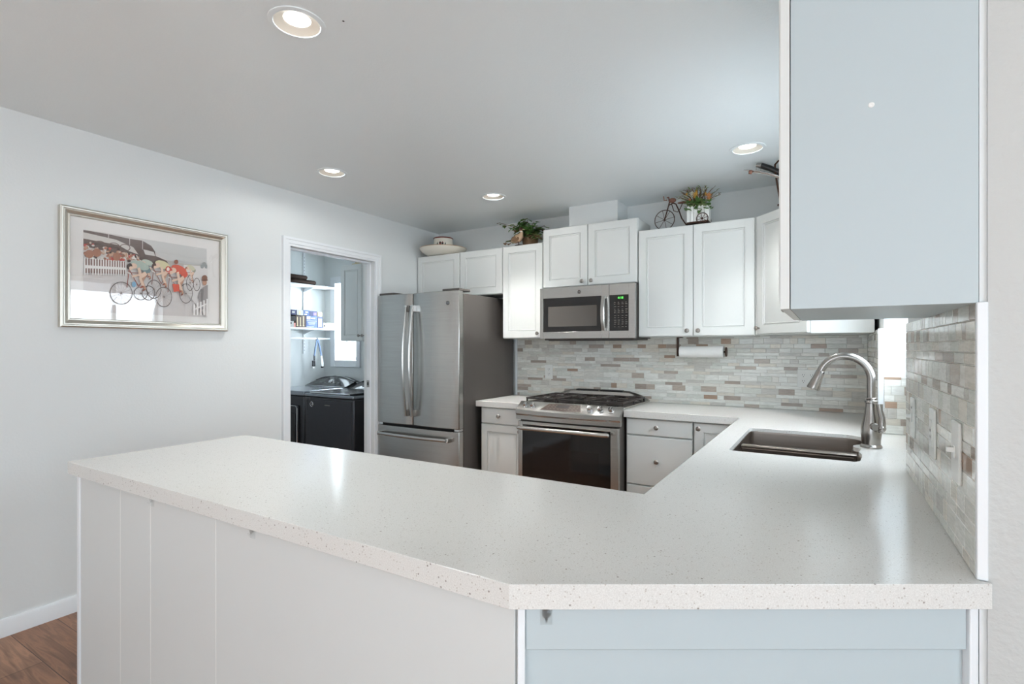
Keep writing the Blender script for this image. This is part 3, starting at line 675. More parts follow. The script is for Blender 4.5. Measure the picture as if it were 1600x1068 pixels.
for xa, xb in ((-1.75,-1.56),(-1.545,-1.36)): m = MB(); m.box(xa,xb,3.8885,3.935,.984,.9975); m.build('vent_slot', M_black, bg, bevel=.002)
for gx in (-1.925,-1.672,-1.419):
    m = MB(); x1 = gx+.246; zt, zb = .962, .950
    def bar(x0_,x1_,y0_,y1_): m.box(x0_,x1_,y0_,y1_,zb,zt)
    bar(gx,x1,3.372,3.386); bar(gx,x1,3.846,3.860); bar(gx,gx+.012,3.386,3.846); bar(x1-.012,x1,3.386,3.846); bar(gx+.012,x1-.012,3.609,3.623)
    xm = (gx+x1)/2; bar(xm-.006,xm+.006,3.386,3.460); bar(xm-.006,xm+.006,3.540,3.690); bar(xm-.006,xm+.006,3.772,3.846)
    for yy in (3.50,3.731): bar(gx+.012,gx+.085,yy-.006,yy+.006); bar(x1-.085,x1-.012,yy-.006,yy+.006)
    for cx_ in (gx,x1-.012):
        for cy_ in (3.374,3.61,3.846): m.box(cx_,cx_+.012,cy_,cy_+.012,.9226,zb)
    m.build('grate', M_iron, rg, bevel=.002)
for bx_ in (-1.80,-1.546,-1.295):
    for by_ in (3.50,3.731):
        m = MB(); m.lathe([(.045,0),(.045,.008),(.036,.012),(.036,.019),(.0,.021)], (bx_,by_,.9226)); m.build('burner', M_iron, rg)

# ------------------------------------------------------------------ paper towel
ph = thing('paper_towel_holder', 'dark metal paper towel holder hanging under the wall cabinet', 'holder', (-.76,3.80,1.25))
m = MB(); m.box(-.922,-.914,3.785,3.835,1.270,1.406); m.box(-.922,-.885,3.785,3.835,1.400,1.406); m.build('bracket', M_bronze, ph, bevel=.002)
m = MB(); m.tube([(-.915,3.815,1.302),(-.588,3.815,1.302)], .006, 10); m.build('rod', M_bronze, ph)
m = MB(); m.lathe([(.033,0),(.034,.003),(.030,.008),(.012,.010),(0,.012)], (-.597,3.815,1.302), (1,0,0)); m.build('end_disc', M_bronze, ph)
m = MB(); m.lathe([(.0065,0),(.040,0),(.040,.295),(.0065,.295)], (-.905,3.815,1.302), (1,0,0), 36); tag(m.build('paper_towel_roll', M_paper, bevel=.002), 'white paper towel roll on the holder above the backsplash', 'paper towel')

# ------------------------------------------------------------------ outlets and switches
def plate(name, label, cat, M, w, h, kind):
    # local: x across, z up, front toward -y, wall at y=0
    r = thing(name, label, cat, M.translation)
    m = MB(M); m.box(-w/2,w/2,-.0055,0,-h/2,h/2); m.build('cover_plate', M_white, r, bevel=.0025)
    cs = [-.023,.023] if w > .09 else [0]
    for cx_ in cs:
        if kind == 'outlet':
            for dz in (.020,-.020):
                m = MB(M); m.lathe([(.0165,0),(.0165,.002),(0,.002)], (cx_,-.0055,dz), (0,-1,0), 20); m.m = 1
                m.box(cx_-.0075,cx_-.0055,-.0081,-.0076,dz,dz+.008); m.box(cx_+.0055,cx_+.0075,-.0081,-.0076,dz,dz+.008); m.box(cx_-.0018,cx_+.0018,-.0081,-.0076,dz-.009,dz-.0055); m.build('socket', [M_white, M_black], r)
        elif kind == 'decora':
            m = MB(M); m.box(-.0165,.0165,-.008,-.0055,-.033,.033); m.m = 1; m.box(-.003,.003,-.0088,-.0079,.004,.010); m.box(-.003,.003,-.0088,-.0079,-.012,-.006); m.build('socket', [M_white, M_black], r)
        else:
            m = MB(M); m.box(-.005,.005,-.019,-.0055,-.001,.009); m.box(-.006,.006,-.008,-.0055,-.013,.013); m.build('toggle', M_white, r, bevel=.001)
            if kind == 'switch_led':
                m = MB(M); m.box(-.003,.003,-.0065,-.0055,.028,.034); m.build('indicator', M_black, r)
    return r
plate('wall_outlet', 'white duplex outlet on the back tile left of the range', 'outlet', Matrix.Translation((-2.035,YB-.0062,1.125)), .074,.122,'outlet')
plate('wall_outlet', 'white double outlet on the back tile behind the faucet', 'outlet', Matrix.Translation((-.112,YB-.0062,1.127)), .118,.118,'outlet')
MR = lambda y, z: Matrix.Translation((XR-.0002,y,z)) @ Matrix.Rotation(-math.pi/2,4,'Z')
plate('light_switch', 'white toggle switch plate on the near tile, farthest back of the three', 'switch', MR(2.02,1.115), .075,.122,'switch_led')
plate('wall_outlet', 'white outlet plate in the middle of the near tile wall', 'outlet', MR(1.665,1.117), .075,.122,'decora')
plate('light_switch', 'white toggle switch plate on the near tile, closest to us', 'switch', MR(1.385,1.118), .075,.125,'switch')

# ------------------------------------------------------------------ recessed lights
LP = [(-1.55,1.136,'large recessed ceiling light nearest us at the top of the picture'), (-2.684,2.22,'recessed ceiling light above the laundry doorway side, left of the others'),
      (-2.098,3.188,'recessed ceiling light above the refrigerator and ivy'), (-.38,3.154,'recessed ceiling light near the diagonal corner cabinet')]
base = None
def dup(root, loc, label):
    r = root.copy(); C.objects.link(r); r.location = loc; r['label'] = label
    for ch in list(root.children):
        c = ch.copy(); C.objects.link(c); c.parent = r
        for g in list(ch.children):
            d = g.copy(); C.objects.link(d); d.parent = c
    return r
for i, (x, y, lab) in enumerate(LP):
    if i == 0:
        base = thing('ceiling_light', lab, 'ceiling light', (x,y,ZC), 'recessed kitchen lights')
        m = MB(); m.lathe([(.094,-.0002),(.093,-.003),(.080,-.005),(.0765,-.0045),(.0755,.001)], (x,y,ZC), caps=False, seg=44); m.build('trim_ring', M_ceil, base)
        m = MB(); m.lathe([(.0757,-.002),(.046,.0125),(.0445,.013),(.0445,.018)], (x,y,ZC), caps=False, seg=44); m.build('reflector', M_baffle, base)
        m = MB(); m.lathe([(.0438,.015),(.041,.0125),(0,.012)], (x,y,ZC), caps=False, seg=44); m.build('diffuser', M_lamp, base)
        o0 = base
    else: dup(o0, (x,y,ZC), lab)
for i, (x, y, lab) in enumerate(LP):
    for en, sz, bl in (((17,26,56,25)[i],94,1),((4,2.6,3.8,1.5)[i],178,.3)):
        l = bpy.data.lights.new('downlight', 'SPOT'); l.energy = en; l.color = (1,.995,.975); l.spot_size = math.radians(sz); l.spot_blend = bl; l.shadow_soft_size = .05
        o = bpy.data.objects.new('downlight', l); C.objects.link(o); o.location = (x,y,ZC-.02)
m = MB(); m.lathe([(.004,0),(.003,-.001),(0,-.001)], (-1.405,1.21,ZC), seg=10); tag(m.build('ceiling_mark', M_black), 'tiny dark speck on the ceiling beside the nearest light', 'mark')

# ------------------------------------------------------------------ framed picture
pf = thing('framed_picture', 'silver framed cycling race print hanging on the left wall', 'picture', (XL,1.447,1.43))
Y0, Y1, Z0, Z1 = 1.027, 1.862, 1.434, 2.037
prof = [(0,0),(0,.030),(.006,.034),(.012,.033),(.015,.030),(.019,.030),(.034,.020),(.037,.022),(.041,.022),(.045,.014),(.045,0)]
vs = []; fs = []
for ins, d in prof: vs += [(XL+d,Y0+ins,Z0+ins),(XL+d,Y1-ins,Z0+ins),(XL+d,Y1-ins,Z1-ins),(XL+d,Y0+ins,Z1-ins)]
for k in range(len(prof)-1):
    for j in range(4): fs.append((k*4+j, k*4+(j+1)%4, (k+1)*4+(j+1)%4, (k+1)*4+j))
M_frame = mat('silver_leaf', rgb(200,196,186), .32, .85, bump=(25,.2,.001))
m = MB(); m.add(vs, fs); m.build('frame', M_frame, pf, angle=20)
m = MB(); m.box(XL+.001,XL+.0095,Y0+.040,Y1-.040,Z0+.040,Z1-.040); m.build('mat_board', mat('mat_board', rgb(232,228,224), .8), pf)
m = MB(); m.box(XL+.0135,XL+.0148,Y0+.041,Y1-.041,Z0+.041,Z1-.041); m.build('glazing', M_glass, pf, smooth=False)
PY0, PY1, PZ0, PZ1 = 1.127, 1.742, 1.516, 1.934
a = MB(); layer = [0]
def UV(x, y):
    u = (x-175)/1135; top = 180+165*u; bot = 915+28*u; v = 1-(y-top)/(bot-top)
    u2 = u*1.0 + .10*u*(1-u)   # perspective: undo the foreshortening of the far side
    u2 = min(max(u2,0),1); v = min(max(v,0),1)
    return (XL+.0097+layer[0]*.00003, PY0+u2*(PY1-PY0), PZ0+v*(PZ1-PZ0))
def poly(pts, c): layer[0] += 1; c = tuple(v*.80+42 for v in c); a.c = rgb(*c); a.add([UV(x,y) for x,y in pts], [tuple(range(len(pts)))])
def ell(cx,cy,rx,ry,c,rot=0,n=14):
    r_ = math.radians(rot); poly([(cx+rx*math.cos(t)*math.cos(r_)-ry*math.sin(t)*math.sin(r_), cy+rx*math.cos(t)*math.sin(r_)+ry*math.sin(t)*math.cos(r_)) for t in [2*math.pi*k/n for k in range(n)]], c)
def line(x0,y0,x1,y1,w,c):
    dx,dy = x1-x0,y1-y0; L_ = math.hypot(dx,dy); nx_,ny_ = -dy/L_*w/2, dx/L_*w/2
    poly([(x0+nx_,y0+ny_),(x1+nx_,y1+ny_),(x1-nx_,y1-ny_),(x0-nx_,y0-ny_)], c)
def ringw(cx,cy,rx,ry,w,c,n=26):
    layer[0] += 1; a.c = rgb(*c)
    o_ = [UV(cx+rx*math.cos(2*math.pi*k/n), cy+ry*math.sin(2*math.pi*k/n)) for k in range(n)]; i_ = [UV(cx+(rx-w)*math.cos(2*math.pi*k/n), cy+(ry-w)*math.sin(2*math.pi*k/n)) for k in range(n)]
    a.add(o_+i_, [(k,(k+1)%n,n+(k+1)%n,n+k) for k in range(n)])
poly([(175,180),(1310,345),(1310,943),(175,915)], (212,204,198))
poly([(640,250),(1310,345),(1310,490),(1050,470),(880,440),(740,360)], (206,204,200))
poly([(175,590),(480,580),(1310,520),(1310,943),(175,915)], (214,206,202))
poly([(175,185),(360,215),(530,250),(640,265),(720,310),(755,360),(762,402),(860,440),(960,470),(1040,490),(900,500),(700,470),(600,430),(480,400),(175,330)], (92,72,64))
poly([(175,205),(420,262),(560,325),(605,390),(520,360),(440,310),(175,262)], (214,206,198))
poly([(648,342),(745,366),(757,403),(665,388)], (216,210,204))
for x, y0_, y1_ in ((360,212,262),(530,246,305),(641,265,345)): line(x,y0_,x,y1_,6,(214,206,200))
for x in (200,290,400,490): ringw(x,300+(x-200)*.11,46,34,7,(128,106,98))
Rr = random.Random(12); pal = [(226,220,210),(150,92,66),(196,150,120),(70,48,42),(222,214,206),(176,110,84),(196,66,56),(208,180,160)]
for k in range(150):
    x = Rr.uniform(182,610); yb_ = 285+(x-180)*.30; y = Rr.uniform(yb_, min(yb_+150,452)); ell(x,y,Rr.uniform(7,17),Rr.uniform(7,17),Rr.choice(pal),n=9)
for x, y in ((215,400),(270,385),(420,415)): ell(x,y,32,38,(158,100,74),n=12)
poly([(178,440),(500,460),(500,570),(178,570)], (118,84,74))
for k in range(17): x = 182+k*19.5; line(x,432+k*1.5,x,586,9,(232,228,224))
poly([(178,500),(500,512),(500,532),(178,528)], (226,222,218))
poly([(860,440),(1050,470),(1310,492),(1310,530),(1050,520),(900,500)], (176,168,160)); poly([(1040,480),(1310,500),(1310,945),(1040,700)], (212,206,202))
for x,y,r_ in ((1250,498,22),(1275,480,26),(1300,500,22)): ell(x,y,r_,r_*.8,(134,138,136))
def wheel(cx,cy,rx,ry,sp=12):
    for k in range(sp):
        t = math.pi*2*k/sp; line(cx,cy,cx+rx*.96*math.cos(t),cy+ry*.96*math.sin(t),1.6,(150,138,134))
    ringw(cx,cy,rx,ry,5,(74,60,56)); ell(cx,cy,6,6,(90,70,62),n=8)
SK = (222,186,160); SKD = (178,128,100)
def rider(x, y, s, shirt, hair, shorts, fr_c):
    line(x-70*s,y+40*s,x+10*s,y+190*s,8*s,fr_c); line(x-70*s,y+60*s,x+90*s,y+60*s,7*s,fr_c); line(x+10*s,y+190*s,x+90*s,y+60*s,7*s,fr_c); line(x-75*s,y+30*s,x-95*s,y+200*s,7*s,fr_c)
    line(x+90*s,y+40*s,x+40*s,y+130*s,34*s,SKD); line(x+40*s,y+130*s,x+70*s,y+215*s,22*s,SKD); line(x+70*s,y+215*s,x+45*s,y+228*s,12*s,(120,58,44))
    ell(x+85*s,y+28*s,40*s,34*s,shorts,20); ell(x+25*s,y-12*s,88*s,40*s,shirt,18); ell(x-35*s,y-5*s,32*s,26*s,SK,10)
    line(x+10*s,y+10*s,x+25*s,y+75*s,26*s,SK); line(x+25*s,y+75*s,x-50*s,y+95*s,20*s,SK)
    line(x+80*s,y+60*s,x+20*s,y+100*s,38*s,SK); line(x+20*s,y+100*s,x+55*s,y+185*s,24*s,SK); line(x+55*s,y+185*s,x+25*s,y+200*s,14*s,(150,70,54))
    ell(x-72*s,y+0*s,24*s,30*s,hair,20); ell(x-60*s,y+16*s,16*s,18*s,SK)
    line(x-95*s,y+55*s,x-60*s,y+70*s,9*s,(236,232,226)); 
wheel(1110,640,42,70); wheel(1185,655,40,58); rider(1105,515,.55,(196,192,160),(150,96,70),(140,140,120),(110,80,70))
rider(665,470,.62,(176,186,170),(120,70,54),(110,130,140),(110,70,56))
wheel(740,700,70,84); wheel(690,735,60,66); rider(800,490,.85,(206,196,150),(66,44,38),(150,96,70),(126,70,56))
wheel(455,742,92,102,16); wheel(620,740,62,60); rider(590,500,.95,(158,172,160),(48,36,32),(96,118,120),(132,60,48)); ell(560,660,20,26,(110,158,190))
wheel(832,768,80,90,16); wheel(1060,735,72,88,16); rider(960,535,.95,(206,74,52),(196,60,48),(208,66,46),(116,60,48)); poly([(915,650),(985,655),(990,715),(930,722)], (212,70,46)); ell(872,525,22,26,(232,214,200)); ringw(872,520,24,26,8,(200,60,48)); ell(955,455,22,20,(130,70,50))
poly([(1195,770),(1205,730),(1250,680),(1310,660),(1310,830),(1270,820),(1262,870),(1225,880),(1222,815)], (138,132,130)); poly([(1225,700),(1262,690),(1250,800),(1225,815)], (108,102,100))
ell(1272,640,26,24,SKD); ell(1272,600,34,26,(120,76,56)); ell(1275,618,40,9,(104,64,48))
for k in range(5): line(1150+38*k,830-12*k,1150+38*k,925,17,(234,230,226))
line(1140,880,1310,820,12,(234,230,226))
a.m = 0; a.build('art_print', M_print, pf, smooth=False)

# ------------------------------------------------------------------ decor on top of the wall cabinets
pd = thing('serving_dish', 'wide cream footed dish with brown rim on top of the refrigerator cabinet', 'dish', (-3.0,3.80,2.168))
m = MB(); m.lathe([(.115,0),(.15,.006),(.190,.030),(.212,.058),(.214,.066),(.206,.066),(.15,.030),(0,.028)], (-3.012,3.745,2.1685), seg=40); m.build('dish_bowl', M_cream, pd)
m = MB(); m.torus((-3.012,3.745,2.1685+.066), .211, .004, (0,0,1), 44); m.build('painted_rim', M_cream_d, pd)
bw = thing('ceramic_crock', 'small cream crock with painted houses standing in the wide dish', 'crock', (-3.012,3.745,2.2))
m = MB(); m.lathe([(.070,0),(.082,.004),(.087,.03),(.088,.085),(.085,.12),(.088,.130),(.082,.130),(.080,.02),(0,.012)], (-3.012,3.745,2.1995), seg=36); m.build('pot_wall', M_cream, bw)
m = MB(); m.torus((-3.012,3.745,2.328), .086, .0055, (0,0,1), 40); m.build('painted_rim', M_redb, bw)
m = MB()
def decal(ang_, z0_, z1_, wd, kind, mi):
    m.m = mi; c0 = Vector((-3.012,3.745,0)); r_ = .0892
    def P(da, z): t = math.radians(ang_+da); return (c0.x+r_*math.cos(t), c0.y+r_*math.sin(t), z)
    if kind == 'tri': m.add([P(-wd,z0_),P(wd,z0_),P(0,z1_)], [(0,1,2)])
    else: m.add([P(-wd,z0_),P(wd,z0_),P(wd,z1_),P(-wd,z1_)], [(0,1,2,3)])
decal(-88,2.250,2.288,8,'tri',0); decal(-70,2.250,2.276,6,'box',1); decal(-70,2.276,2.292,8,'tri',2); decal(-56,2.250,2.276,6,'box',2); decal(-56,2.276,2.290,7,'tri',1); decal(-40,2.250,2.286,7,'tri',0)
m.build('painted_houses', [M_dgreen, M_redb, M_black], bw)

def leaf(m, p, d, L_, w, up=Vector((0,0,1)), curl=.2):
    d = d.normalized(); s_ = d.cross(up); s_ = s_.normalized() if s_.length > .01 else Vector((1,0,0)); n_ = s_.cross(d)
    P = [p, p+d*L_*.3+s_*w*.5+n_*.02*L_, p+d*L_*.62+s_*w*.42, p+d*L_-n_*curl*L_, p+d*L_*.62-s_*w*.42, p+d*L_*.3-s_*w*.5+n_*.02*L_, p+d*L_*.5-n_*.12*w]
    m.add([tuple(v) for v in P], [(0,1,6),(1,2,6),(2,3,6),(3,4,6),(4,5,6),(5,0,6)])
R = random.Random(5)
iv = thing('potted_ivy', 'green ivy plant trailing on top of the narrow wall cabinet', 'plant', (-2.16,3.80,2.171))
m = MB(); m.lathe([(.045,0),(.06,.004),(.07,.08),(.068,.085),(.06,.078),(0,.075)], (-2.14,3.82,2.1715)); m.build('pot', M_brleaf, iv)
fol = MB(); stems = MB()
for k in range(34):
    ang_ = R.uniform(0,2*math.pi); rad = R.uniform(.03,.17); h_ = R.uniform(.03,.17)*(1.25-rad*3)
    c0 = Vector((-2.155,3.81,2.25)); tip = Vector((c0.x+rad*math.cos(ang_)*1.0, c0.y+rad*math.sin(ang_)*.45, min(2.25+h_,2.41)))
    mid = (c0+tip)/2+Vector((0,0,.03)); mid.z = min(mid.z,2.41); stems.tube([tuple(c0),tuple(mid),tuple(tip)], .0018, 5)
    for q_ in range(7):
        t_ = R.uniform(.35,1.05); p = c0.lerp(tip,t_)+Vector((R.uniform(-.02,.02),R.uniform(-.02,.02),R.uniform(-.01,.02))); p.z = min(p.z,2.415)
        dd = Vector((math.cos(ang_)+R.uniform(-.8,.8), -.5+R.uniform(-.7,.5), R.uniform(-.7,.15))); fol.m = 0 if R.random()<.72 else (1 if R.random()<.6 else 2)
        leaf(fol, p, dd, R.uniform(.045,.07), R.uniform(.04,.06))
for (tx,ty,tz) in ((-2.40,3.74,2.40),(-2.33,3.72,2.215),(-2.27,3.70,2.20),(-2.03,3.73,2.25),(-1.99,3.74,2.215)):
    c0 = Vector((-2.16,3.80,2.27)); tip = Vector((tx,ty,tz)); stems.tube([tuple(c0),tuple((c0+tip)/2+Vector((0,0,.02))),tuple(tip)], .0018, 5)
    for q_ in range(7):
        p = c0.lerp(tip,.45+q_*.09); fol.m = 2 if (q_ % 3 == 0) else (0 if tz > 2.3 else 1); leaf(fol, p, Vector((R.uniform(-1,1),-.6,R.uniform(-.6,.3))), .048, .038)
fol.build('foliage', [M_green, M_green2, M_brleaf], iv, smooth=False); stems.build('stems', M_brleaf, iv)
dk = thing('duck_figurine', 'brown and tan ceramic duck figurine in front of the ivy', 'figurine', (-2.175,3.69,2.171))
DM = Matrix.Translation((-2.175,3.69,2.171)) @ Matrix.Rotation(math.radians(0),4,'Z')
m = MB(DM); pts = [(-.075,0,.040),(-.060,0,.045),(-.035,0,.052),(-.005,0,.062),(.018,0,.082),(.026,0,.102),(.024,0,.116),(.018,0,.128)]
m.tube(pts, [.004,.018,.030,.036,.026,.013,.012,.012], 16); m.build('duck_body', M_cream_d, dk)
m = MB(DM); m.ball((.020,0,.136), .016, 1.1,.95,1); m.build('head', M_bronze, dk)
m = MB(DM); m.tube([(.032,0,.134),(.045,0,.130),(.056,0,.127)], [.007,.006,.003], 10, .6); m.build('bill', M_tan, dk)
m = MB(DM); m.torus((.024,0,.112), .0125, .003, (.1,0,1), 20); m.build('neck_ring', M_white, dk)
for s_ in (-1,1): m = MB(DM); m.ball((-.02,s_*.026,.056), .03, 1.3,.35,.7); m.build('wing', M_brleaf, dk)
m = MB(DM); m.tube([(-.01,.012,.03),(-.008,.014,.0)], .004, 8); m.tube([(.005,-.012,.03),(.007,-.014,.0)], .004, 8); m.ball((0,0,.004), .03, 1.3,.9,.14); m.build('feet', M_bronze, dk)

# bicycle planter
bk = thing('bicycle_planter', 'dark wire tricycle ornament on the cabinet above the paper towels', 'ornament', (-.88,3.76,2.171))
BY = 3.74; WZ = 2.1705
def wheelmesh(c, r_, t=.003, sp=8):
    m = MB(); m.torus(c, r_, t, (0,1,0), 40); 
    for k in range(sp):
        a_ = 2*math.pi*k/sp+.2; m.tube([c,(c[0]+r_*math.cos(a_),c[1],c[2]+r_*math.sin(a_))], t*.55, 6)
    m.ball(c, t*2.4); return m
wheelmesh((-.995,BY,WZ+.073), .070).build('front_wheel', M_bronze, bk)
wheelmesh((-.727,BY-.052,WZ+.040), .037, .0028).build('rear_wheel', M_bronze, bk)
wheelmesh((-.727,BY+.052,WZ+.040), .037, .0028).build('rear_wheel', M_bronze, bk)
m = MB(); m.tube([(-.995,BY,WZ+.073),(-.975,BY,WZ+.14),(-.960,BY,WZ+.195),(-.963,BY,WZ+.215)], .0048, 8)
m.tube([(-.963,BY,WZ+.175),(-.935,BY,WZ+.186),(-.915,BY,WZ+.176),(-.895,BY,WZ+.13),(-.875,BY,WZ+.07),(-.845,BY,WZ+.022),(-.82,BY,WZ+.012),(-.70,BY,WZ+.012)], .0045, 8)
m.tube([(-.945,BY,WZ+.18),(-.93,BY,WZ+.13),(-.905,BY,WZ+.118),(-.885,BY,WZ+.14),(-.87,BY,WZ+.175)], .003, 8)
m.tube([(-.727,BY-.052,WZ+.040),(-.727,BY+.052,WZ+.040)], .003, 8); m.build('bike_frame', M_bronze, bk)
m = MB(); m.ball((-.872,BY,WZ+.180), .03, 1.1,.6,.22); m.build('saddle', M_leather, bk)
m = MB(); m.tube([(-.963,BY-.05,WZ+.215),(-.958,BY-.03,WZ+.222),(-.963,BY,WZ+.213),(-.958,BY+.03,WZ+.222),(-.963,BY+.05,WZ+.215)], .004, 8)
m.tube([(-.990,BY-.045,WZ+.23),(-.985,BY-.045,WZ+.20),(-.965,BY-.045,WZ+.20)], .004, 8); m.ball((-.940,BY,WZ+.205), .022, 1.2,.8,.8); m.build('handlebar', M_leather, bk)
m = MB(); m.box(-.832,-.690,BY-.045,BY+.045,WZ+.016,WZ+.026); m.build('cargo_tray', M_bronze, bk)
pb = thing('picket_planter', 'white picket planter box riding on the tricycle ornament', 'planter', (-.76,BY,WZ+.026))
m = MB()
for s_ in (-1,1):
    for k in range(6):
        x = -.830+k*.0235; y = BY+s_*.040; m.prism_y([(x,WZ+.0265),(x+.021,WZ+.0265),(x+.021,WZ+.125),(x+.0105,WZ+.140),(x,WZ+.125)], y-.003, y+.003)
for xx in (-.832,-.692):
    for k in range(3):
        y = BY-.036+k*.0245; m.prism_x([(y,WZ+.0265),(y+.021,WZ+.0265),(y+.021,WZ+.125),(y+.0105,WZ+.140),(y,WZ+.125)], xx, xx+.005)
m.build('pickets', M_white, pb)
m = MB(); m.box(-.826,-.693,BY-.036,BY+.036,WZ+.0265,WZ+.095); m.build('liner', M_brleaf, pb)
fl = thing('artificial_flowers', 'mixed orange and yellow artificial flowers in the white picket planter', 'flowers', (-.76,BY,WZ+.1))
fol = MB(); R = random.Random(9); c0 = Vector((-.76,BY,WZ+.10))
for k in range(110):
    p = c0+Vector((R.uniform(-.07,.075),R.uniform(-.05,.03),R.uniform(.0,.07))); fol.m = 0 if R.random()<.7 else 1; leaf(fol, p, Vector((R.uniform(-1,1),R.uniform(-1.2,.3),R.uniform(-.3,.8))), R.uniform(.035,.055), .028)
for k in range(55):
    a_ = R.uniform(-1.1,1.2); L_ = R.uniform(.09,.19); tip = c0+Vector((math.sin(a_)*L_*1.0, R.uniform(-.06,.03), .05+math.cos(a_)*L_*.75)); tip.z = min(tip.z,2.425)
    mid = (c0+tip)/2+Vector((0,0,.03)); mid.z = min(mid.z,2.42); fol.m = 2; fol.tube([tuple(c0),tuple(mid),tuple(tip)], .0013, 4)
    if k % 2: 
        for q_ in range(3): fol.m = 2 if R.random()<.6 else 1; leaf(fol, c0.lerp(tip,.6+.15*q_)+Vector((0,-.005,.01)), Vector((math.sin(a_)+R.uniform(-.5,.5),-.3,.4)), .03, .009)
fol.build('foliage', [M_green, M_green2, M_brleaf], fl, smooth=False)
for (dx,dz,mt,nm,s_) in ((-.012,.125,M_yel,'bloom',.026),(-.035,.135,M_pale,'bloom',.024),(.075,.105,M_org,'bloom',.028),(-.07,.14,M_yel,'bloom',.011),(-.005,.15,M_yel,'bloom',.012),(.04,.155,M_pale,'bloom',.011),(-.05,.10,M_org,'bloom',.012),(.055,.125,M_yel,'bloom',.012)):
    m = MB(); p = c0+Vector((dx,-.045,dz-.02))
    for k in range(9):
        a_ = 2*math.pi*k/9; leaf(m, p, Vector((math.cos(a_),-.45,math.sin(a_))), s_, s_*.7)
    m.ball(tuple(p+Vector((0,-.003,0))), s_*.3, seg=8, rings=5); m.build(nm, mt, fl, smooth=False)

# metal bicycle-rack sculpture on the corner cabinet (mostly behind the near cabinet)
sc_ = thing('metal_sculpture', 'bronze and silver metal sculpture peeking out above the corner cabinet', 'sculpture', (-.20,3.45,2.171))
m = MB(); m.tube([(-.235,3.44,2.178),(-.245,3.42,2.25),(-.255,3.41,2.32),(-.262,3.405,2.38),(-.262,3.405,2.405),(-.245,3.41,2.425),(-.20,3.43,2.43),(-.10,3.46,2.40)], .0055, 8); m.build('stand', M_bronze, sc_)
m = MB(); m.lathe([(.018,0),(.018,.006),(.006,.010),(.006,.03)], (-.235,3.44,2.1705)); m.tube([(-.235,3.44,2.176),(-.18,3.49,2.174),(-.06,3.53,2.176)], .005, 8); m.build('base_foot', M_bronze, sc_)
m = MB(); m.tube([(-.431,3.40,2.403),(-.410,3.40,2.398),(-.385,3.40,2.386),(-.35,3.40,2.377),(-.30,3.40,2.357),(-.255,3.40,2.335),(-.20,3.42,2.30),(-.10,3.48,2.23)], [.002,.007,.012,.014,.014,.013,.012,.010], 14, .7); m.build('curved_bar', M_chrome, sc_)
m = MB(); m.lathe([(0,0),(.011,0),(.0125,.014),(.010,.018)], (-.400,3.385,2.380), (1,0,-.25), 12); m.build('wood_grip', M_leather, sc_)
m = MB(); m.tube([(-.335,3.405,2.412),(-.289,3.405,2.388),(-.20,3.43,2.335),(-.12,3.45,2.285)], .0165, 14); m.build('dark_tube', M_black, sc_)
m = MB(); m.tube([(-.362,3.405,2.420),(-.335,3.405,2.412)], [.011,.0172], 14); m.tube([(-.362,3.40,2.412),(-.362,3.40,2.385)], .0016, 6); m.tube([(-.333,3.40,2.400),(-.340,3.40,2.378)], .0016, 6); m.build('clasp', M_nickel, sc_)

# ------------------------------------------------------------------ laundry room
M_gtop = mat('graphite_top_sheen', rgb(150,155,162), .12, .7)  # lighter grey than the bodies, standing in for the reflection on their tops
def console(root, x0, x1, zt, mt):
    m = MB(); n = 14; vs = []; fs = []
    for k in range(n+1):
        t_ = k/n; x = x0+(x1-x0)*t_; h_ = .025+.080*math.sin(math.pi*min(max(t_,.04),.96))**.45
        vs += [(x,3.70+.0*t_,zt),(x,3.70,zt+.004),(x,3.84,zt+h_),(x,3.90,zt+h_),(x,3.93,zt)]
    for i in range(n):
        for j in range(5): fs.append((i*5+j, i*5+(j+1)%5, (i+1)*5+(j+1)%5, (i+1)*5+j))
    fs += [tuple(range(4,-1,-1)), tuple(range(n*5,n*5+5))]; m.add(vs, fs); c = m.build('control_console', M_washd, root)
    m = MB(); m.tube([(x0+(x1-x0)*k/n, 3.838, zt+.027+.080*math.sin(math.pi*min(max(k/n,.04),.96))**.45) for k in range(n+1)], .004, 6); m.tube([(x0+(x1-x0)*k/n, 3.697-.012*math.sin(math.pi*k/n), zt+.005) for k in range(n+1)], .004, 6); m.build('chrome_edge', M_chrome, c)
    m = MB()
    for k in range(5):
        x = x0+.18+.07*k; m.box(x,x+.035,3.745,3.760,zt+.038,zt+.041)
    m.lathe([(.028,0),(.026,.012),(0,.013)], ((x0+x1)/2+.02,3.77,zt+.05), (0,-.6,.8)); m.build('dial', M_chrome, c)
wa = thing('washing_machine', 'dark graphite top-load washing machine nearest the laundry doorway', 'washing machine', (-3.93,3.56,0))
m = MB(); m.box(-4.262,-3.585,3.205,3.93,.02,.868); m.build('washer_body', M_wash, wa, bevel=.012, seg=3)
m = MB(); m.box(-4.262,-3.585,3.200,3.93,.870,.900); m.build('top_deck', M_gtop, wa, bevel=.010, seg=3)
m = MB(); m.box(-4.20,-3.64,3.225,3.69,.901,.915); m.build('lid', M_washd, wa, bevel=.006); console(wa, -4.255, -3.59, .901, None)
m = MB(); m.tube([(-4.19,3.214,.908),(-3.65,3.214,.908)], .006, 8); m.build('lid_grip', M_chrome, wa)
m = MB(); m.box(-4.23,-3.62,3.2005,3.2045,.06,.84); m.build('front_panel', mat('graphite_front', rgb(64,63,67), .3, .5), wa, bevel=.002)
m = MB(); m.torus((-4.150,3.199,.800), .021, .003, (0,1,0), 26, 6); m.ball((-4.143,3.199,.800), .006); m.tube([(-4.150,3.199,.800),(-4.133,3.199,.800)], .0022, 6); m.build('logo_badge', M_chrome, wa)
m = MB()
for k in range(6): m.box(-3.968+k*.012,-3.960+k*.012,3.1998,3.2004,.795,.803)
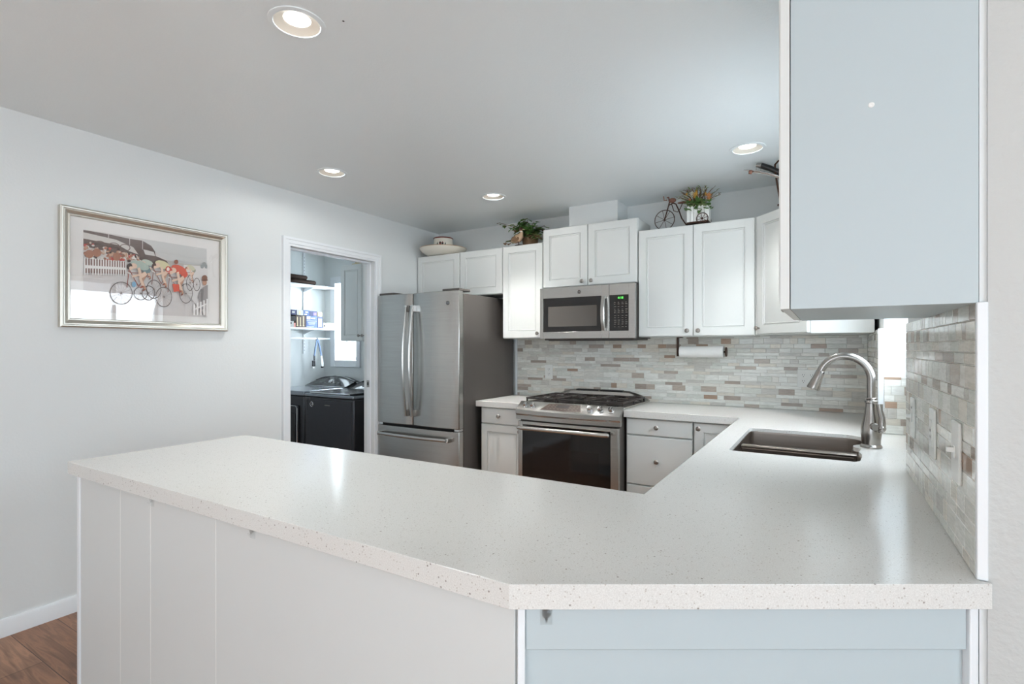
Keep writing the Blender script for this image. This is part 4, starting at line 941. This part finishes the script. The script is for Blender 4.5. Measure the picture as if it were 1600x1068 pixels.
m.build('lettering_mark', M_knob, wa)
dy = thing('clothes_dryer', 'dark graphite dryer with black door glass, left of the washing machine', 'dryer', (-4.6,3.56,0))
m = MB(); m.box(-4.915,-4.270,3.205,3.93,.02,.868); m.build('dryer_body', M_wash, dy, bevel=.012, seg=3)
m = MB(); m.box(-4.915,-4.270,3.200,3.93,.870,.915); m.build('top_deck', M_gtop, dy, bevel=.010, seg=3); console(dy, -4.905, -4.275, .916, None)
m = MB(); m.box(-4.85,-4.34,3.185,3.204,.14,.775); d = m.build('door', M_wash, dy, bevel=.008, seg=3)
m = MB(); m.box(-4.80,-4.372,3.180,3.1845,.18,.70); m.build('door_glass', M_bglass, d, bevel=.002)
m = MB(); m.tube([(-4.345,3.183,.14),(-4.345,3.183,.75),(-4.365,3.183,.772),(-4.84,3.183,.772)], .004, 8); m.build('chrome_edge', M_chrome, d)
# laundry wall cabinet
r = thing('laundry_wall_cabinet', 'white two-door laundry wall cabinet seen through the doorway', 'cabinet', (-3.97,3.8,1.40))
m = MB(); m.box(-4.285,-3.66,3.671,YB-.019,1.398,2.176); m.build('cabinet_body', M_cab, r, bevel=.0015)
add_door(r, Matrix.Translation((0,3.65,0)), -4.282,1.401,.307,.772,(-3.998,1.452)); add_door(r, Matrix.Translation((0,3.65,0)), -3.971,1.401,.307,.772,(-3.945,1.452))
m = MB(); m.M = Matrix.Translation((-4.03,3.75,2.1765)); m.box(-.12,.12,-.07,.06,0,.012); m.box(-.095,.10,-.05,.05,.012,.03); m.m = 1; m.prism_y([(-.10,.03),(-.045,.03),(-.060,.065),(-.09,.055)], -.055, -.01)
tag(m.build('folded_fabric', [M_tan, M_brc], bevel=.004), 'small tan and brown bundle on top of the laundry cabinet', 'bundle')
# shelving
SX1 = LX+.205
for z_, lab in ((1.985,'upper white laundry shelf carrying folded brown towels'), (1.525,'lower white laundry shelf holding the boxes')):
    m = MB(); m.box(LX+.012, SX1, 2.6, 3.955, z_, z_+.019); tag(m.build('wall_shelf', M_trim, bevel=.002), lab, 'shelf', 'laundry shelves')
for y_, z0_ in ((3.69,1.266),):
    r = thing('shelf_standard', 'white slotted shelf standard on the laundry wall behind the stacked boxes', 'shelf standard', (LX,y_,z0_))
    m = MB(); m.box(LX+.0005,LX+.011,y_-.012,y_+.012,z0_,2.38); m.m = 1
    for k in range(30): zz = z0_+.03+k*.035; m.box(LX+.0108,LX+.0114,y_-.002,y_+.002,zz,zz+.012)
    m.build('slotted_rail', [M_trim, M_black], r)
    for z_ in (1.985,1.525):
        m = MB(); m.add([(LX+.0115,y_-.004,z_-.001),(SX1-.02,y_-.004,z_-.001),(SX1-.06,y_-.004,z_-.010),(LX+.0115,y_-.004,z_-.045),(LX+.0115,y_+.004,z_-.001),(SX1-.02,y_+.004,z_-.001),(SX1-.06,y_+.004,z_-.010),(LX+.0115,y_+.004,z_-.045)],
              [(0,1,2,3),(7,6,5,4),(0,4,5,1),(1,5,6,2),(2,6,7,3),(3,7,4,0)]); m.build('bracket', M_trim, r)
r = thing('hanging_rod', 'white hanging rod below the lower laundry shelf', 'rod', (LX+.10,3.2,1.43))
m = MB(); m.tube([(LX+.10,2.5,1.43),(LX+.10,3.962,1.43)], .011, 14); m.build('rod', M_trim, r)
m = MB(); m.lathe([(.028,0),(.028,.006),(.016,.014)], (LX+.10,3.9685,1.43), (0,-1,0)); m.build('flange', M_trim, r)
# brown towels
def cushion(x0,x1,y0,y1,z0,z1):
    m = MB(); n = 8; m.prism_y([(x0,z0),(x1-.02,z0),(x1,z0+(z1-z0)*.3),(x1,z1-(z1-z0)*.3),(x1-.02,z1),(x0,z1)], y0, y1); return m
tag(cushion(-4.89,-4.72,3.38,3.70,2.005,2.052).build('folded_towel', M_towel, bevel=.014, seg=3), 'dark brown folded towel on the upper laundry shelf, bottom of the pair', 'towel', 'brown towels')
tag(cushion(-4.88,-4.73,3.36,3.60,2.053,2.098).build('folded_towel', M_towel, bevel=.014, seg=3), 'brown folded towel lying on top of the other brown towel', 'towel', 'brown towels')
# boxes on the lower shelf : (y0,y1,x depth,z0,h,mat,label)
ZS = 1.5445
def carton(y0,y1,z0,h,mt,lab,deco=None,x1=-4.735,x0=-4.87,cat='box'):
    r = thing('carton', lab, cat, ((x0+x1)/2,(y0+y1)/2,z0), 'boxes on the lower laundry shelf')
    m = MB(); m.box(x0,x1,y0,y1,z0,z0+h); m.build('box_body', mt, r, bevel=.001)
    if deco:
        m = MB(); mats = []
        for (a0,a1,b0,b1,mm) in deco:
            if mm not in mats: mats.append(mm)
            m.m = mats.index(mm); m.box(x1,x1+.0006,y0+(y1-y0)*a0,y0+(y1-y0)*a1,z0+h*b0,z0+h*b1)
        m.build('printed_label', mats, r)
    return r
# lower row, from the doorway side toward the window; y scaled from the photograph (plane x=-4.735)
carton(3.30,3.432,ZS,.062,M_greyc,'small pale box with a black eye-like dot at the shelf left end',[(.55,.8,.5,.8,M_black)])
carton(3.435,3.452,ZS,.045,M_pink,'tiny pink carton beside the brown box on the lower shelf')
carton(3.36,3.45,ZS+.063,.050,M_black,'black flat carton on top of the pale dotted box')
carton(3.455,3.575,ZS,.125,M_brc,'dark brown box printed with three pale candlesticks',[(.12,.2,.12,.88,M_tan),(.42,.5,.12,.85,M_tan),(.74,.82,.12,.95,M_tan),(.08,.24,.10,.16,M_tan),(.38,.54,.10,.16,M_tan),(.70,.86,.10,.16,M_tan)])
carton(3.580,3.722,ZS,.128,M_blue,'large blue box with white square and white text lines',[(.06,.38,.70,.94,M_white),(.45,.8,.76,.84,M_white)]+[(.05,.95,.55,.59,M_greyc),(.15,.85,.42,.45,M_greyc),(.2,.8,.33,.36,M_greyc),(.22,.78,.24,.27,M_greyc),(.05,.7,.08,.12,M_greyc)])
carton(3.726,3.79,ZS,.120,M_navy,'dark box with three white vertical lights, right of the blue box',[(.12,.24,.1,.85,M_white),(.42,.54,.1,.85,M_white),(.72,.84,.1,.85,M_white)])
carton(3.796,3.838,ZS,.060,M_greyc,'small pale bowl box beside the dark striped box',[(.2,.7,.3,.6,M_wash)])
carton(3.842,3.905,ZS,.062,M_white,'small white box near the shelf window end')
carton(3.908,3.945,ZS,.060,M_greyc,'last small white-grey box at the window end of the shelf',[(.1,.9,.1,.25,M_white)])
carton(3.40,3.462,ZS+.129,.052,M_navy,'navy carton with pale letters, leftmost of the stacked top row',[(.15,.7,.35,.7,M_greyc)])
carton(3.468,3.545,ZS+.129,.054,M_greyc,'grey and white carton between two navy cartons in the top row',[(.3,.6,.1,.8,M_tan)])
carton(3.548,3.622,ZS+.129,.056,M_blue,'violet-blue carton lying on the large blue box',[(.3,.75,.5,.75,M_white),(.15,.6,.1,.3,M_white)])
carton(3.626,3.716,ZS+.129,.052,M_navy,'dark navy carton with a purple patch in the top row',[(.5,.95,.1,.7,mat('violet_card',rgb(120,96,190),.5))])
carton(3.728,3.785,ZS+.129,.044,M_tan,'pale yellow packet at the right end of the top row')
# hanging tools
def hang(y_, tilt, mats, lab, cat, name, brush):
    r = thing(name, lab, cat, (LX+.10,y_,1.15)); x = LX+.115
    m = MB(); m.torus((LX+.10,y_,1.428), .0125, .003, (0,1,0), 18, 6); m.build('hanging_loop', M_black, r)
    m = MB(); m.tube([(x,y_,1.42),(x,y_+tilt*.45,1.33),(x,y_+tilt*.8,1.24)], [.010,.013,.010], 8, .5); m.build('strap', mats[0], r)
    m = MB()
    if brush: m.tube([(x,y_+tilt*.8,1.25),(x,y_+tilt*.9,1.20),(x,y_+tilt,1.16),(x,y_+tilt*1.05,1.12)], [.007,.014,.019,.015], 12, .5)
    else: m.box(x-.004,x+.004,y_+tilt*.8-.010,y_+tilt*.8+.010,1.19,1.25); m.box(x-.006,x+.006,y_+tilt-.018,y_+tilt+.018,1.125,1.19)
    m.build('head', mats[1], r, bevel=.002)
    m = MB(); m.box(x-.006,x+.006,y_+tilt*1.05-.014,y_+tilt*1.05+.014,1.108,1.124); m.build('tip', mats[2], r)
hang(3.775,-.045,(M_bluecloth,M_wash,M_white),'blue-handled grey squeegee hanging from the laundry rod','tool','hanging_squeegee',False)
hang(3.785,.055,(M_bluecloth,M_white,M_black),'white brush on a blue strap hanging from the laundry rod','brush','hanging_brush',True)
for o in bpy.data.objects:
    if '_off' in o: del o['_off']
